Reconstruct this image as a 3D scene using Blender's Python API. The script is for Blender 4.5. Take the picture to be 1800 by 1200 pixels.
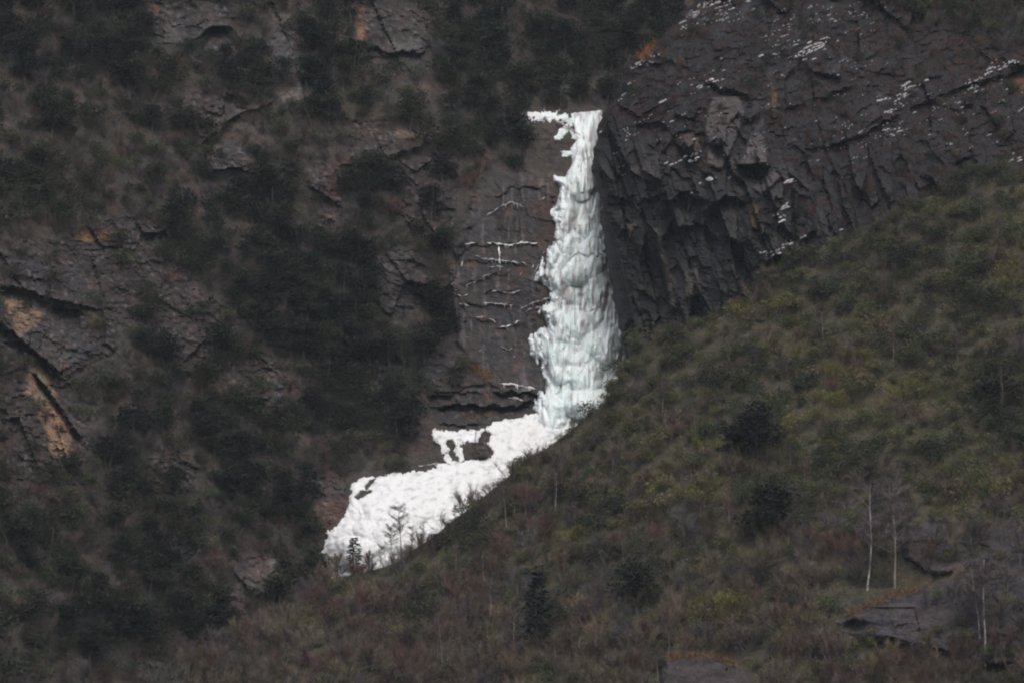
import bpy, math, random
import numpy as np

for o in list(bpy.data.objects):
    bpy.data.objects.remove(o)
random.seed(7)
RNG = np.random.default_rng(11)
S = bpy.context.scene
COL = S.collection

# ------------------------------------------------------------------ camera, sky, sun, exposure
PITCH = math.radians(12.0)
TAN = math.tan(math.radians(7.0))
CAM = np.array([0.0, 0.0, 1.7])
cam_d = bpy.data.cameras.new('camera')
cam_d.sensor_width = 36.0
cam_d.lens = 18.0 / TAN
cam_d.clip_start = 1.0
cam_d.clip_end = 9000.0
cam = bpy.data.objects.new('camera', cam_d)
cam.location = CAM
cam.rotation_euler = (math.pi / 2 + PITCH, 0, 0)
COL.objects.link(cam)
S.camera = cam

SUN_ELEV, SUN_ROT = math.radians(58), math.radians(172)   # high and veiled by cloud, behind the viewer
world = bpy.data.worlds.new('World')
S.world = world
world.use_nodes = True
wn = world.node_tree
sky = wn.nodes.new('ShaderNodeTexSky')
sky.sky_type = 'NISHITA'
sky.sun_disc = False
sky.sun_elevation = SUN_ELEV
sky.sun_rotation = SUN_ROT
sky.dust_density = 6.0
sky.air_density = 1.0
sky.ozone_density = 1.0
bg = wn.nodes['Background']
bg.inputs['Strength'].default_value = 0.15
wn.links.new(sky.outputs[0], bg.inputs[0])

sun_d = bpy.data.lights.new('sun', 'SUN')
sun_d.energy = 0.8
sun_d.angle = math.radians(60)
sun_d.color = (1.0, 0.975, 0.945)
sun = bpy.data.objects.new('sun', sun_d)
sx = math.sin(SUN_ROT) * math.cos(SUN_ELEV)
sy = math.cos(SUN_ROT) * math.cos(SUN_ELEV)
sz = math.sin(SUN_ELEV)
from mathutils import Vector
sun.rotation_euler = Vector((sx, sy, sz)).to_track_quat('Z', 'Y').to_euler()
sun.location = (0, 0, 400)
COL.objects.link(sun)

S.view_settings.view_transform = 'Standard'
S.view_settings.look = 'None'
S.view_settings.gamma = 1.0
S.view_settings.use_curve_mapping = False
S.view_settings.exposure = 0.17
S.render.engine = 'CYCLES'
S.cycles.filter_width = 2.1
S.cycles.max_bounces = 5
S.cycles.diffuse_bounces = 3
S.cycles.volume_bounces = 0

# ------------------------------------------------------------------ geometry of the view: a point of the photograph (1800 x 1200) at a distance
K = TAN / 900.0
RIGHT = np.array([1.0, 0.0, 0.0])
FWD = np.array([0.0, math.cos(PITCH), math.sin(PITCH)])
UP = np.array([0.0, -math.sin(PITCH), math.cos(PITCH)])


def at(px, py, d):
    px = np.asarray(px, float); py = np.asarray(py, float); d = np.asarray(d, float)
    px, py, d = np.broadcast_arrays(px, py, d)
    a = ((px - 900) * K * d)[..., None]
    b = ((600 - py) * K * d)[..., None]
    return CAM + a * RIGHT + b * UP + d[..., None] * FWD


# ------------------------------------------------------------------ noise
def h32(ix, iy, seed):
    h = (ix.astype(np.int64) * 374761393 + iy.astype(np.int64) * 668265263 + seed * 974634777) & 0xFFFFFFFF
    h = ((h ^ (h >> 13)) * 1274126177) & 0xFFFFFFFF
    h = ((h ^ (h >> 16)) * 2246822519) & 0xFFFFFFFF
    h = h ^ (h >> 15)
    return h.astype(np.float64) / 4294967295.0


def noise(x, y, seed=0):
    x, y = np.broadcast_arrays(np.asarray(x, float), np.asarray(y, float))
    ix = np.floor(x); iy = np.floor(y)
    fx = x - ix; fy = y - iy
    u = fx * fx * fx * (fx * (fx * 6 - 15) + 10)
    v = fy * fy * fy * (fy * (fy * 6 - 15) + 10)

    def g(dx, dy):
        a = h32(ix + dx, iy + dy, seed) * 2 * math.pi
        return np.cos(a) * (fx - dx) + np.sin(a) * (fy - dy)
    n0 = g(0, 0) * (1 - u) + g(1, 0) * u
    n1 = g(0, 1) * (1 - u) + g(1, 1) * u
    return (n0 * (1 - v) + n1 * v) * 1.5


def fbm(x, y, octv=4, seed=0, gain=0.5):
    t = 0; a = 1.0; s = 0
    for i in range(octv):
        t = t + a * noise(np.asarray(x) * 2 ** i, np.asarray(y) * 2 ** i, seed + 17 * i)
        s += a; a *= gain
    return t / s


def facets(x, y, cell, seed, ax=1.0, ay=1.0, skew=0.0, tilt=1.0):
    """blocky rock relief: every cell is a tilted plane with steps between the cells"""
    x = np.asarray(x, float); y = np.asarray(y, float)
    u = (x + skew * y) / (cell * ax); v = y / (cell * ay)
    iu = np.floor(u); iv = np.floor(v)
    best = np.full(u.shape, 1e9); val = np.zeros(u.shape)
    for dx in (-1, 0, 1):
        for dy in (-1, 0, 1):
            cx = iu + dx; cy = iv + dy
            px = cx + 0.1 + 0.8 * h32(cx, cy, seed); py = cy + 0.1 + 0.8 * h32(cx, cy, seed + 1)
            d = (u - px) ** 2 + (v - py) ** 2
            z = (h32(cx, cy, seed + 2) * 2 - 1) + tilt * ((h32(cx, cy, seed + 3) * 2 - 1) * (u - px) + (h32(cx, cy, seed + 4) * 2 - 0.6) * (v - py)) * 1.6
            m = d < best
            best = np.where(m, d, best); val = np.where(m, z, val)
    return val


def sm(a, b, x):
    t = np.clip((x - a) / (b - a), 0, 1)
    return t * t * (3 - 2 * t)


def sdpoly(px, py, poly):
    """signed distance in pixels, positive inside"""
    px = np.asarray(px, float); py = np.asarray(py, float)
    d = np.full(px.shape, 1e18); inside = np.zeros(px.shape, bool)
    n = len(poly)
    for i in range(n):
        ax, ay = poly[i]; bx, by = poly[(i + 1) % n]
        ex, ey = bx - ax, by - ay
        t = np.clip(((px - ax) * ex + (py - ay) * ey) / (ex * ex + ey * ey + 1e-9), 0, 1)
        d = np.minimum(d, (px - ax - t * ex) ** 2 + (py - ay - t * ey) ** 2)
        c = (ay > py) != (by > py)
        inside ^= c & (px < (bx - ax) * (py - ay) / (by - ay + 1e-12) + ax)
    d = np.sqrt(d)
    return np.where(inside, d, -d)


class TPS:
    def __init__(self, pts, smooth=2e-3):
        p = np.array(pts, float)
        self.x = p[:, :2] / 1000.0
        n = len(p)
        A = np.zeros((n + 3, n + 3))
        A[:n, :n] = self.u(self.x[:, None, :] - self.x[None]) + np.eye(n) * smooth
        A[:n, n] = 1; A[:n, n + 1:] = self.x; A[n, :n] = 1; A[n + 1:, :n] = self.x.T
        b = np.zeros(n + 3); b[:n] = p[:, 2]
        self.w = np.linalg.solve(A, b)

    @staticmethod
    def u(d):
        r2 = (d ** 2).sum(-1)
        return 0.5 * r2 * np.log(r2 + 1e-12)

    def __call__(self, px, py):
        px, py = np.broadcast_arrays(np.asarray(px, float), np.asarray(py, float))
        sh = px.shape
        q = np.stack([px.ravel(), py.ravel()], -1) / 1000.0
        out = np.full(len(q), self.w[-3])
        out += q @ self.w[-2:]
        for i in range(len(self.x)):
            out += self.w[i] * self.u(q - self.x[i])
        return out.reshape(sh)


def ledges(px, py, lst):
    """overhanging lips: rock drops back below each line"""
    out = np.zeros(np.shape(px))
    for pts, h, L in lst:
        xs = [p[0] for p in pts]; ys = [p[1] for p in pts]
        yl = np.interp(px, xs, ys) + 5 * noise(np.asarray(px) / 14.0, 0.3, 91)
        fade = sm(xs[0] - 8, xs[0] + 10, px) * sm(xs[-1] + 8, xs[-1] - 10, px)
        d = py - yl
        out = out + fade * np.where(d > 0, h * np.exp(-(d / L) ** 2), -0.25 * h * np.exp(-(d / 9.0) ** 2))
    return out


# ------------------------------------------------------------------ the waterfall and the snow below it, as outlines
FALL = [(1004, 200), (1058, 194), (1060, 240), (1056, 270), (1052, 300), (1064, 345), (1072, 400), (1082, 470), (1092, 520),
        (1104, 570), (1108, 612), (1100, 660), (1088, 705), (1040, 745), (965, 768), (928, 742), (940, 712), (944, 690), (960, 684),
        (950, 650), (932, 622), (930, 592), (944, 580), (962, 572), (956, 560), (946, 552), (948, 540), (964, 532), (968, 512), (958, 500), (940, 494), (940, 482),
        (948, 462), (958, 444), (972, 430), (974, 400), (968, 372), (982, 350), (984, 330), (974, 320), (972, 308), (992, 312), (1002, 296), (1006, 282),
        (1003, 262), (1014, 246), (1010, 226)]
BAND = [(980, 722), (935, 726), (900, 736), (868, 742), (850, 752), (862, 764), (859, 783), (868, 796), (862, 806), (830, 812), (800, 816), (860, 830), (900, 822), (960, 790), (1010, 755), (1020, 730)]
TIER = [(757, 762), (766, 754), (800, 758), (846, 755), (856, 750), (838, 776), (812, 779), (803, 774), (786, 776), (778, 784), (766, 776)]
STR1 = [(768, 770), (780, 768), (788, 790), (794, 814), (786, 814), (776, 792)]
STR2 = [(796, 768), (808, 770), (812, 790), (815, 812), (806, 812), (800, 790)]
APRON = [(900, 812), (800, 813), (750, 824), (716, 831), (672, 835), (640, 837), (622, 848), (611, 868), (610, 900), (600, 914),
         (574, 940), (566, 982), (590, 1020), (680, 1040), (760, 980), (830, 920), (890, 870)]
HOLES = [[(640, 856), (650, 843), (662, 839), (654, 851), (644, 862)], [(624, 874), (634, 862), (658, 862), (642, 871), (628, 880)]]
CAPS = [[(922, 198), (960, 196), (1000, 204), (1020, 200), (1022, 214), (1000, 222), (985, 212), (955, 214), (930, 208)],
        [(970, 250), (986, 226), (998, 218), (999, 230), (988, 246)],
        [(986, 266), (1012, 267), (1014, 275), (990, 277)],
        [(998, 228), (1014, 236), (1020, 244), (1006, 244)]]


def ice_mask(px, py):
    m = np.full(np.shape(px), -1e9)
    for p in (FALL, BAND, APRON, TIER):
        m = np.maximum(m, sdpoly(px, py, p))
    return m


# ------------------------------------------------------------------ the back cliff
CLIFF_T = TPS([(0, 1200, 470), (300, 1200, 489), (570, 1010, 512), (0, 900, 488), (300, 900, 504), (0, 600, 502), (300, 600, 520), (600, 800, 524),
               (0, 300, 521), (300, 300, 539), (600, 500, 540), (600, 200, 558), (0, 0, 546), (300, 0, 561), (600, 0, 576), (800, 300, 555),
               (850, 500, 548), (900, 650, 544), (780, 720, 533), (850, 810, 526), (700, 870, 516), (620, 930, 511), (640, 1000, 507),
               (950, 750, 535), (1010, 690, 540), (1010, 600, 545), (1010, 450, 552), (1010, 300, 560), (1010, 200, 566), (950, 150, 574),
               (1000, 0, 592), (1300, 0, 606), (1100, 100, 584), (1100, 600, 549), (1200, 300, 575), (1500, 200, 596), (1800, 0, 620),
               (1800, 500, 585), (1300, 700, 552), (1300, 1000, 532), (900, 1000, 512), (900, 1200, 505), (1300, 1200, 520), (1800, 1000, 545)])
ROCKS = [  # bare rock on the cliff, with its colour
    ([(252, 0), (410, 0), (416, 70), (400, 100), (350, 112), (330, 92), (300, 75), (262, 92)], (0.19, 0.18, 0.18)),
    ([(280, 15), (300, 20), (316, 70), (300, 75)], (0.30, 0.28, 0.27)),
    ([(468, 0), (505, 0), (516, 70), (548, 190), (528, 185), (500, 110), (478, 100)], (0.26, 0.25, 0.25)),
    ([(492, 160), (530, 152), (528, 185), (500, 195)], (0.42, 0.40, 0.36)),
    ([(552, 180), (580, 145), (596, 135), (586, 160), (560, 184)], (0.36, 0.31, 0.29)),
    ([(335, 165), (370, 155), (425, 175), (440, 200), (360, 255), (338, 230)], (0.21, 0.175, 0.175)),
    ([(360, 272), (400, 258), (450, 270), (455, 330), (370, 335)], (0.22, 0.21, 0.21)),
    ([(364, 272), (384, 258), (384, 276), (370, 282)], (0.48, 0.42, 0.33)),
    ([(495, 288), (516, 286), (512, 306), (499, 308)], (0.46, 0.43, 0.38)),
    ([(540, 288), (600, 285), (600, 390), (560, 410)], (0.22, 0.16, 0.145)),
    ([(618, 0), (760, 0), (765, 60), (748, 130), (700, 140), (640, 110)], (0.18, 0.17, 0.165)),
    ([(624, 25), (640, 10), (642, 70), (630, 66)], (0.36, 0.21, 0.12)),
    ([(676, 72), (740, 70), (742, 88), (690, 92)], (0.32, 0.31, 0.29)),
    ([(730, 145), (756, 150), (752, 160)], (0.42, 0.36, 0.33)),
    ([(600, 215), (690, 210), (755, 235), (740, 250), (640, 285), (600, 290)], (0.18, 0.15, 0.13)),
    ([(690, 226), (752, 234), (740, 246), (700, 240)], (0.27, 0.20, 0.14)),
    ([(690, 280), (800, 270), (800, 420), (740, 420), (690, 360)], (0.14, 0.125, 0.12)),
    ([(660, 450), (745, 430), (750, 520), (700, 560), (665, 540)], (0.19, 0.185, 0.18)),
    ([(860, 285), (968, 308), (978, 400), (948, 480), (944, 560), (958, 690), (880, 700), (850, 660), (800, 610), (785, 520), (800, 430), (815, 415), (830, 355)], (0.195, 0.187, 0.187)),
    ([(936, 345), (974, 330), (972, 440), (945, 470)], (0.20, 0.15, 0.13)),
    ([(866, 330), (926, 330), (926, 420), (872, 420)], (0.12, 0.115, 0.115)),
    ([(760, 600), (830, 640), (880, 690), (945, 690), (935, 725), (850, 750), (770, 745), (740, 690)], (0.16, 0.15, 0.15)),
    ([(835, 755), (858, 752), (862, 805), (832, 806)], (0.20, 0.17, 0.16)),
    ([(600, 600), (700, 640), (740, 690), (700, 690), (610, 660)], (0.13, 0.12, 0.115)),
    ([(0, 440), (130, 400), (270, 370), (330, 480), (430, 540), (430, 580), (380, 660), (290, 620), (240, 560), (160, 640), (120, 720), (160, 760), (150, 860), (0, 860)], (0.175, 0.15, 0.145)),
    ([(0, 470), (90, 430), (180, 500), (150, 600), (80, 620), (0, 560)], (0.19, 0.175, 0.175)),
    ([(8, 522), (50, 535), (75, 550), (66, 575), (35, 588), (14, 560)], (0.42, 0.28, 0.19)),
    ([(48, 648), (80, 656), (100, 700), (126, 765), (122, 806), (86, 796), (70, 730), (46, 690)], (0.50, 0.34, 0.22)),
    ([(55, 640), (80, 645), (90, 690), (70, 700)], (0.36, 0.29, 0.20)),
    ([(128, 705), (165, 710), (172, 735), (150, 770), (125, 750)], (0.26, 0.25, 0.23)),
    ([(60, 580), (110, 570), (150, 610), (130, 650), (100, 640)], (0.23, 0.22, 0.225)),
    ([(120, 418), (185, 405), (190, 420), (140, 428)], (0.30, 0.20, 0.10)),
    ([(380, 585), (418, 570), (410, 600), (385, 640), (372, 640)], (0.30, 0.27, 0.25)),
    ([(380, 625), (470, 618), (506, 622), (503, 700), (494, 742), (470, 738), (465, 690), (395, 690)], (0.21, 0.185, 0.175)),
    ([(472, 640), (484, 640), (482, 735), (470, 730)], (0.34, 0.31, 0.28)),
    ([(255, 785), (345, 775), (352, 868), (270, 868)], (0.185, 0.165, 0.165)),
    ([(268, 800), (278, 800), (276, 832), (268, 830)], (0.38, 0.34, 0.31)),
    ([(318, 800), (340, 790), (338, 835), (326, 832)], (0.36, 0.30, 0.27)),
    ([(408, 1000), (440, 970), (490, 965), (502, 1010), (490, 1040), (420, 1060)], (0.25, 0.235, 0.235)),
    ([(470, 975), (492, 975), (500, 1010), (478, 1012)], (0.38, 0.36, 0.35)),
    ([(545, 838), (600, 830), (612, 870), (560, 900)], (0.24, 0.20, 0.18)),
    ([(225, 1165), (285, 1165), (290, 1200), (220, 1200)], (0.26, 0.20, 0.19)),
    ([(395, 1040), (440, 1045), (430, 1085), (385, 1075)], (0.20, 0.13, 0.115)),
    ([(560, 880), (612, 870), (600, 915), (572, 935), (540, 920)], (0.15, 0.10, 0.08)),
]
CLIFF_LEDGES = [
    ([(-60, 492), (0, 500), (60, 512), (100, 535), (140, 545)], 2.8, 22),
    ([(-60, 545), (0, 562), (25, 588), (60, 616), (105, 655)], 3.2, 34),
    ([(60, 655), (80, 680), (110, 722), (140, 765)], 3.0, 22),
    ([(342, 70), (365, 52), (385, 44), (405, 50), (420, 70)], 3.5, 20),
    ([(352, 256), (400, 214), (440, 194), (476, 182)], 2.2, 18),
    ([(772, 716), (800, 709), (850, 713), (900, 714), (936, 706)], 2.6, 16),
    ([(760, 690), (800, 688), (840, 690)], 0.7, 12),
    ([(870, 690), (905, 688), (950, 694)], 1.6, 16),
    ([(770, 744), (800, 748), (840, 746)], 0.8, 8),
    ([(600, 290), (660, 284), (750, 252)], 1.6, 20),
    ([(620, 70), (680, 92), (745, 92)], 1.6, 20),
    ([(370, 690), (420, 700), (470, 698)], 1.2, 20),
    ([(468, 742), (500, 744)], 1.2, 22),
    ([(280, 650), (300, 645), (350, 658)], 1.0, 14),
    ([(800, 432), (880, 430), (945, 430)], 0.22, 12), ([(815, 458), (880, 462), (935, 466)], 0.20, 12),
    ([(815, 500), (860, 486), (900, 480)], 0.20, 14), ([(850, 514), (915, 514)], 0.22, 14), ([(805, 536), (905, 538)], 0.22, 16),
    ([(835, 560), (870, 566)], 0.22, 18), ([(870, 580), (915, 568)], 0.22, 16), ([(880, 610), (900, 616)], 0.18, 14),
    ([(870, 350), (900, 330), (960, 330)], 0.3, 20),
]


def rock_noise(px, py):
    return fbm(px / 52.0, py / 40.0, 4, 6), fbm(px / 24.0, py / 22.0, 3, 5)


def rock_sd(px, py, p, nz):
    a = np.array(p, float); x, y = a.T
    area = 0.5 * abs(np.dot(x, np.roll(y, -1)) - np.dot(y, np.roll(x, -1)))
    amp = 6 + min(0.13 * math.sqrt(area), 40) if p is not ROCKS[18][0] else 9
    big = nz[0] if amp > 14 else nz[1]
    return sdpoly(px, py, p) + amp * big - 0.10 * amp


def rock_mask(px, py):
    m = np.full(np.shape(px), -1e9)
    nz = rock_noise(px, py)
    for p, c in ROCKS:
        m = np.maximum(m, rock_sd(px, py, p, nz))
    return sm(-7, 5, m)


def cliff_base(px, py):
    cx = np.clip(px, -150, 1950); cy = np.clip(py, -150, 1300)
    return CLIFF_T(cx, cy) + (cx - px) * 0.05 * np.where(px < 0, 1, -1) * np.where(px < 0, -1, 1) * np.where(px < 0, -0.6, 1) + (cy - py) * 0.05


def cliff_d(px, py):
    px = np.asarray(px, float); py = np.asarray(py, float)
    r = rock_mask(px, py)
    ic = sm(-12, 6, ice_mask(px, py))
    w = 0.12 + 0.88 * r
    rel = 3.2 * fbm(px / 210.0, py / 190.0, 3, 2)
    rel = rel + w * (0.65 * facets(px, py, 80, 31, 1.0, 1.3, -0.35) + 0.22 * facets(px, py, 27, 41, 1.2, 1.0, -0.5))
    rel = rel + r * 0.16 * facets(px, py, 9.5, 51, 1.3, 0.8, -0.4) + 0.3 * fbm(px / 14.0, py / 14.0, 4, 8, 0.65)
    plain = sm(0, 14, sdpoly(px, py, ROCKS[18][0]))          # the smooth icy wall beside the waterfall
    rel = rel * (1 - 0.8 * ic) * (1 - 0.75 * plain)
    block = sm(-1, 4, sdpoly(px, py, ROCKS[22][0]))
    return cliff_base(px, py) - rel + ledges(px, py, CLIFF_LEDGES) * (1 - ic) - 2.2 * block


# ------------------------------------------------------------------ the dark buttress on the right
EDGE_Y = [-900, -250, 0, 40, 80, 105, 135, 170, 200, 230, 260, 300, 320, 345, 400, 470, 530, 600, 700, 1000]
EDGE_X = [1560, 1400, 1222, 1190, 1150, 1112, 1100, 1088, 1062, 1053, 1046, 1039, 1044, 1056, 1060, 1069, 1082, 1096, 1108, 1130]


def butt_edge(py):
    return np.interp(py, EDGE_Y, EDGE_X) + 4.5 * noise(np.asarray(py) / 21.0, 0.5, 71) + 2.5 * noise(np.asarray(py) / 8.0, 0.5, 72)


BUTT_T = TPS([(1220, 0, 562), (1150, 90, 553), (1090, 180, 546), (1045, 300, 540), (1065, 450, 537), (1095, 600, 534), (1250, 150, 543), (1180, 250, 535), (1300, 300, 529),
              (1160, 420, 532), (1160, 560, 531), (1300, 450, 525), (1300, 540, 524), (1450, 380, 522), (1400, 150, 545), (1400, 0, 565), (1600, 100, 556), (1600, 300, 530),
              (1800, 0, 572), (1800, 150, 550), (1800, 270, 536), (1500, 250, 534), (1800, 800, 520), (1300, 900, 512), (1500, 600, 516)])
BUTT_LEDGES = [
    ([(1296, 290), (1320, 291), (1350, 289)], 3.2, 30),
    ([(1245, 148), (1280, 158), (1318, 166)], 3.0, 18),
    ([(1168, 356), (1200, 338), (1228, 350)], 2.2, 70),
    ([(1075, 345), (1100, 352), (1116, 346)], 1.2, 40),
    ([(1240, 372), (1275, 345), (1310, 352)], 2.0, 80),
    ([(1180, 236), (1215, 232), (1240, 238)], 1.4, 14),
    ([(1120, 220), (1160, 215), (1185, 240)], 1.2, 25),
    ([(1330, 470), (1380, 440), (1430, 408)], 2.5, 24),
    ([(1085, 130), (1130, 112), (1170, 112)], 1.5, 18),
    ([(1380, 190), (1450, 170), (1500, 150)], 1.8, 25),
    ([(1450, 260), (1520, 235), (1580, 200)], 1.8, 22),
    ([(1600, 190), (1700, 150), (1790, 125)], 1.8, 22),
]
SLABS = [  # raised pale or stained slabs: outline, how far proud in metres, colour
    ([(1250, 172), (1300, 168), (1312, 200), (1288, 262), (1268, 300), (1242, 290), (1238, 220)], 1.2, (0.165, 0.15, 0.145)),
    ([(1342, 208), (1350, 288), (1298, 290), (1318, 240)], 1.4, (0.20, 0.185, 0.18)),
    ([(1100, 395), (1122, 393), (1106, 422)], 0.8, (0.24, 0.22, 0.20)),
    ([(1148, 400), (1158, 402), (1190, 520), (1192, 545), (1180, 540)], 1.0, (0.20, 0.18, 0.165)),
    ([(1195, 235), (1225, 232), (1232, 268), (1212, 272)], 0.9, (0.22, 0.17, 0.155)),
    ([(1314, 360), (1332, 362), (1334, 405), (1322, 402)], 0.7, (0.26, 0.17, 0.09)),
    ([(1355, 150), (1368, 160), (1364, 210), (1356, 205)], 0.5, (0.22, 0.13, 0.06)),
    ([(1200, 480), (1228, 470), (1234, 520), (1205, 525)], 0.9, (0.17, 0.16, 0.14)),
    ([(1320, 330), (1360, 300), (1375, 310), (1340, 345)], 0.9, (0.17, 0.16, 0.165)),
    ([(1100, 300), (1160, 270), (1168, 340), (1120, 360)], 1.0, (0.115, 0.105, 0.105)),
    ([(1120, 100), (1145, 80), (1150, 95), (1125, 112)], 0.4, (0.30, 0.13, 0.06)),
    ([(1780, 140), (1800, 135), (1830, 165), (1785, 170)], 0.4, (0.24, 0.12, 0.06)),
]


def butt_d(px, py):
    px = np.asarray(px, float); py = np.asarray(py, float)
    e = px - butt_edge(py)
    cx = np.clip(px, 1000, 1950); cy = np.clip(py, -150, 1000)
    d = BUTT_T(cx, cy) - (px - cx) * 0.02 + (cy - py) * 0.06
    d = d + 9.0 * np.exp(-np.clip(e, 0, None) / 11.0)
    low = sm(170, 280, py + 0.12 * np.minimum(1200 - px, 200) + 40 * fbm(px / 70.0, py / 70.0, 2, 12))
    rel = 1.6 * fbm(px / 110.0, py / 140.0, 3, 3)
    rel = rel + low * (1.9 * facets(px, py, 60, 131, 0.62, 2.4, -0.28) + 0.6 * facets(px, py, 27, 141, 0.65, 1.9, -0.3) + 0.12 * facets(px, py, 11, 142, 0.8, 1.6, -0.3))
    xr = 0.9 * px - 0.42 * py; yr = 0.42 * px + 0.9 * py
    rel = rel + (1 - low) * (1.0 * facets(px, py, 64, 161, 0.8, 1.7, -0.25) + 0.2 * facets(xr, yr, 18, 171, 1.8, 0.9, 0.5))
    rel = rel + (0.10 + 0.14 * (1 - low)) * facets(px, py, 10, 151, 1.6, 0.8, 0.8) + (0.5 - 0.25 * low) * fbm(px / 13.0, py / 13.0, 4, 9, 0.65)
    fade = sm(0, 10, e)
    d = d - rel * (0.35 + 0.65 * fade) + ledges(px, py, BUTT_LEDGES) * fade
    for p, h, c in SLABS:
        d = d - h * sm(-2, 3, sdpoly(px, py, p))
    return d


# ------------------------------------------------------------------ the near slope
RID_X = [-900, 200, 350, 450, 570, 640, 700, 750, 800, 860, 905, 955, 1005, 1060, 1085, 1103, 1140, 1220, 1290, 1340, 1400, 1470, 1560, 1620, 1700, 1800, 2000, 2900]
RID_Y = [1900, 1265, 1160, 1095, 1024, 1006, 984, 950, 912, 866, 824, 790, 756, 712, 668, 628, 602, 574, 546, 505, 458, 426, 396, 350, 310, 300, 250, 30]


def ridge(px):
    return np.interp(px, RID_X, RID_Y) + 5 * noise(np.asarray(px) / 60.0, 0.7, 61)


FORE_T = TPS([(1800, 290, 507), (1560, 380, 506), (1340, 490, 504), (1100, 620, 503), (860, 850, 501), (640, 1000, 500), (570, 1015, 501), (450, 1085, 497), (350, 1150, 489), (200, 1260, 476),
              (1800, 1200, 432), (1300, 1200, 442), (900, 1200, 458), (600, 1200, 472), (1800, 700, 471), (1300, 800, 476), (1000, 1000, 477), (1500, 1000, 453)])


def fore_d(px, py):
    px = np.asarray(px, float); py = np.asarray(py, float)
    cx = np.clip(px, 100, 1950); cy = np.clip(py, 200, 1300)
    d = FORE_T(cx, cy) + (cy - py) * 0.075
    return d - 1.6 * fbm(px / 170.0, py / 120.0, 3, 14) - 0.4 * fbm(px / 34.0, py / 26.0, 3, 15)


OUTC = [
    ([(1466, 1092), (1496, 1078), (1530, 1062), (1570, 1046), (1632, 1032), (1700, 1008), (1790, 968), (1880, 930), (1990, 900), (1990, 1170), (1850, 1175), (1720, 1168), (1620, 1140), (1540, 1122), (1480, 1112)], 3.4, 831),
    ([(1575, 938), (1612, 918), (1660, 906), (1720, 918), (1770, 930), (1900, 930), (1900, 985), (1780, 975), (1700, 1000), (1640, 1012), (1590, 980)], 2.2, 832),
    ([(1166, 1158), (1200, 1150), (1252, 1152), (1290, 1166), (1330, 1200), (1350, 1260), (1150, 1260)], 2.6, 833),
]


def out_t(px, py, poly, thick, seed, relief=0.28):
    sd = sdpoly(px, py, poly) + 4 * fbm(px / 16.0, py / 12.0, 3, seed)
    prof = np.sqrt(np.clip(sd / 9.0, 0, 1)) * (0.75 + 0.25 * np.clip(sd / 40.0, 0, 1))
    rel = relief * facets(px, py, 80, seed + 1, 1.8, 0.6, 0.5) + 0.07 * facets(px, py, 17, seed + 2, 1.5, 0.7, 0.5) + 0.6 * fbm(px / 50.0, py / 30.0, 5, seed + 3, 0.6)
    hollow = np.exp(-((px - 1494) / 32.0) ** 2 - ((py - 1103) / 13.0) ** 2)
    return prof * (thick + rel) * (1 - 1.15 * hollow) - 0.8 * np.clip(-sd / 5.0, 0, 1), sd


def fore_top(px, py):
    d = fore_d(px, py)
    for p, t, sd in OUTC:
        T, _ = out_t(np.asarray(px, float), np.asarray(py, float), p, t, sd)
        d = d - np.maximum(T, 0)
    return d


def front(px, py):
    """which mass a pixel shows: 0 cliff, 1 buttress, 2 near slope"""
    px = np.asarray(px, float); py = np.asarray(py, float)
    w = np.zeros(px.shape, int)
    w[px > butt_edge(py)] = 1
    w[py > ridge(px)] = 2
    return w


def mass_d(px, py, w):
    px = np.asarray(px, float); py = np.asarray(py, float)
    out = np.zeros(px.shape)
    for k, f in enumerate((cliff_d, butt_d, fore_top)):
        m = w == k
        if m.any():
            out[m] = f(px[m], py[m])
    return out


# ------------------------------------------------------------------ mesh and material helpers
def mesh_np(name, V, F, mats, midx=None, smooth=False, col=None):
    """V (n,3); F list of (m,k) index arrays"""
    me = bpy.data.meshes.new(name)
    V = np.ascontiguousarray(V, np.float32)
    nl = sum(f.size for f in F); nf = sum(len(f) for f in F)
    me.vertices.add(len(V)); me.vertices.foreach_set('co', V.ravel())
    me.loops.add(nl); me.loops.foreach_set('vertex_index', np.concatenate([f.ravel() for f in F]).astype(np.int32))
    tot = np.concatenate([np.full(len(f), f.shape[1]) for f in F]).astype(np.int32)
    st = np.concatenate([[0], np.cumsum(tot)[:-1]]).astype(np.int32)
    me.polygons.add(nf); me.polygons.foreach_set('loop_start', st)
    try:
        me.polygons.foreach_set('loop_total', tot)
    except Exception:
        pass
    for m in mats:
        me.materials.append(m)
    if midx is not None:
        me.polygons.foreach_set('material_index', np.asarray(midx, np.int32))
    me.update(calc_edges=True)
    me.polygons.foreach_set('use_smooth', np.full(nf, bool(smooth)))
    if col is not None:
        a = me.attributes.new('tint', 'FLOAT_COLOR', 'POINT')
        c = np.ones((len(V), 4), np.float32); c[:, :3] = col
        a.data.foreach_set('color', c.ravel())
    me.validate()
    return me


def link(name, data, parent=None):
    o = bpy.data.objects.new(name, data)
    COL.objects.link(o)
    if parent is not None:
        o.parent = parent
    return o


def tag(o, label=None, cat=None, group=None, kind=None):
    if label: o['label'] = label
    if cat: o['category'] = cat
    if group: o['group'] = group
    if kind: o['kind'] = kind
    return o


def nodes(name):
    m = bpy.data.materials.new(name); m.use_nodes = True
    t = m.node_tree
    return m, t, t.nodes['Principled BSDF']


def N(t, typ, **kw):
    n = t.nodes.new(typ)
    for k, v in kw.items():
        setattr(n, k, v)
    return n


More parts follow.
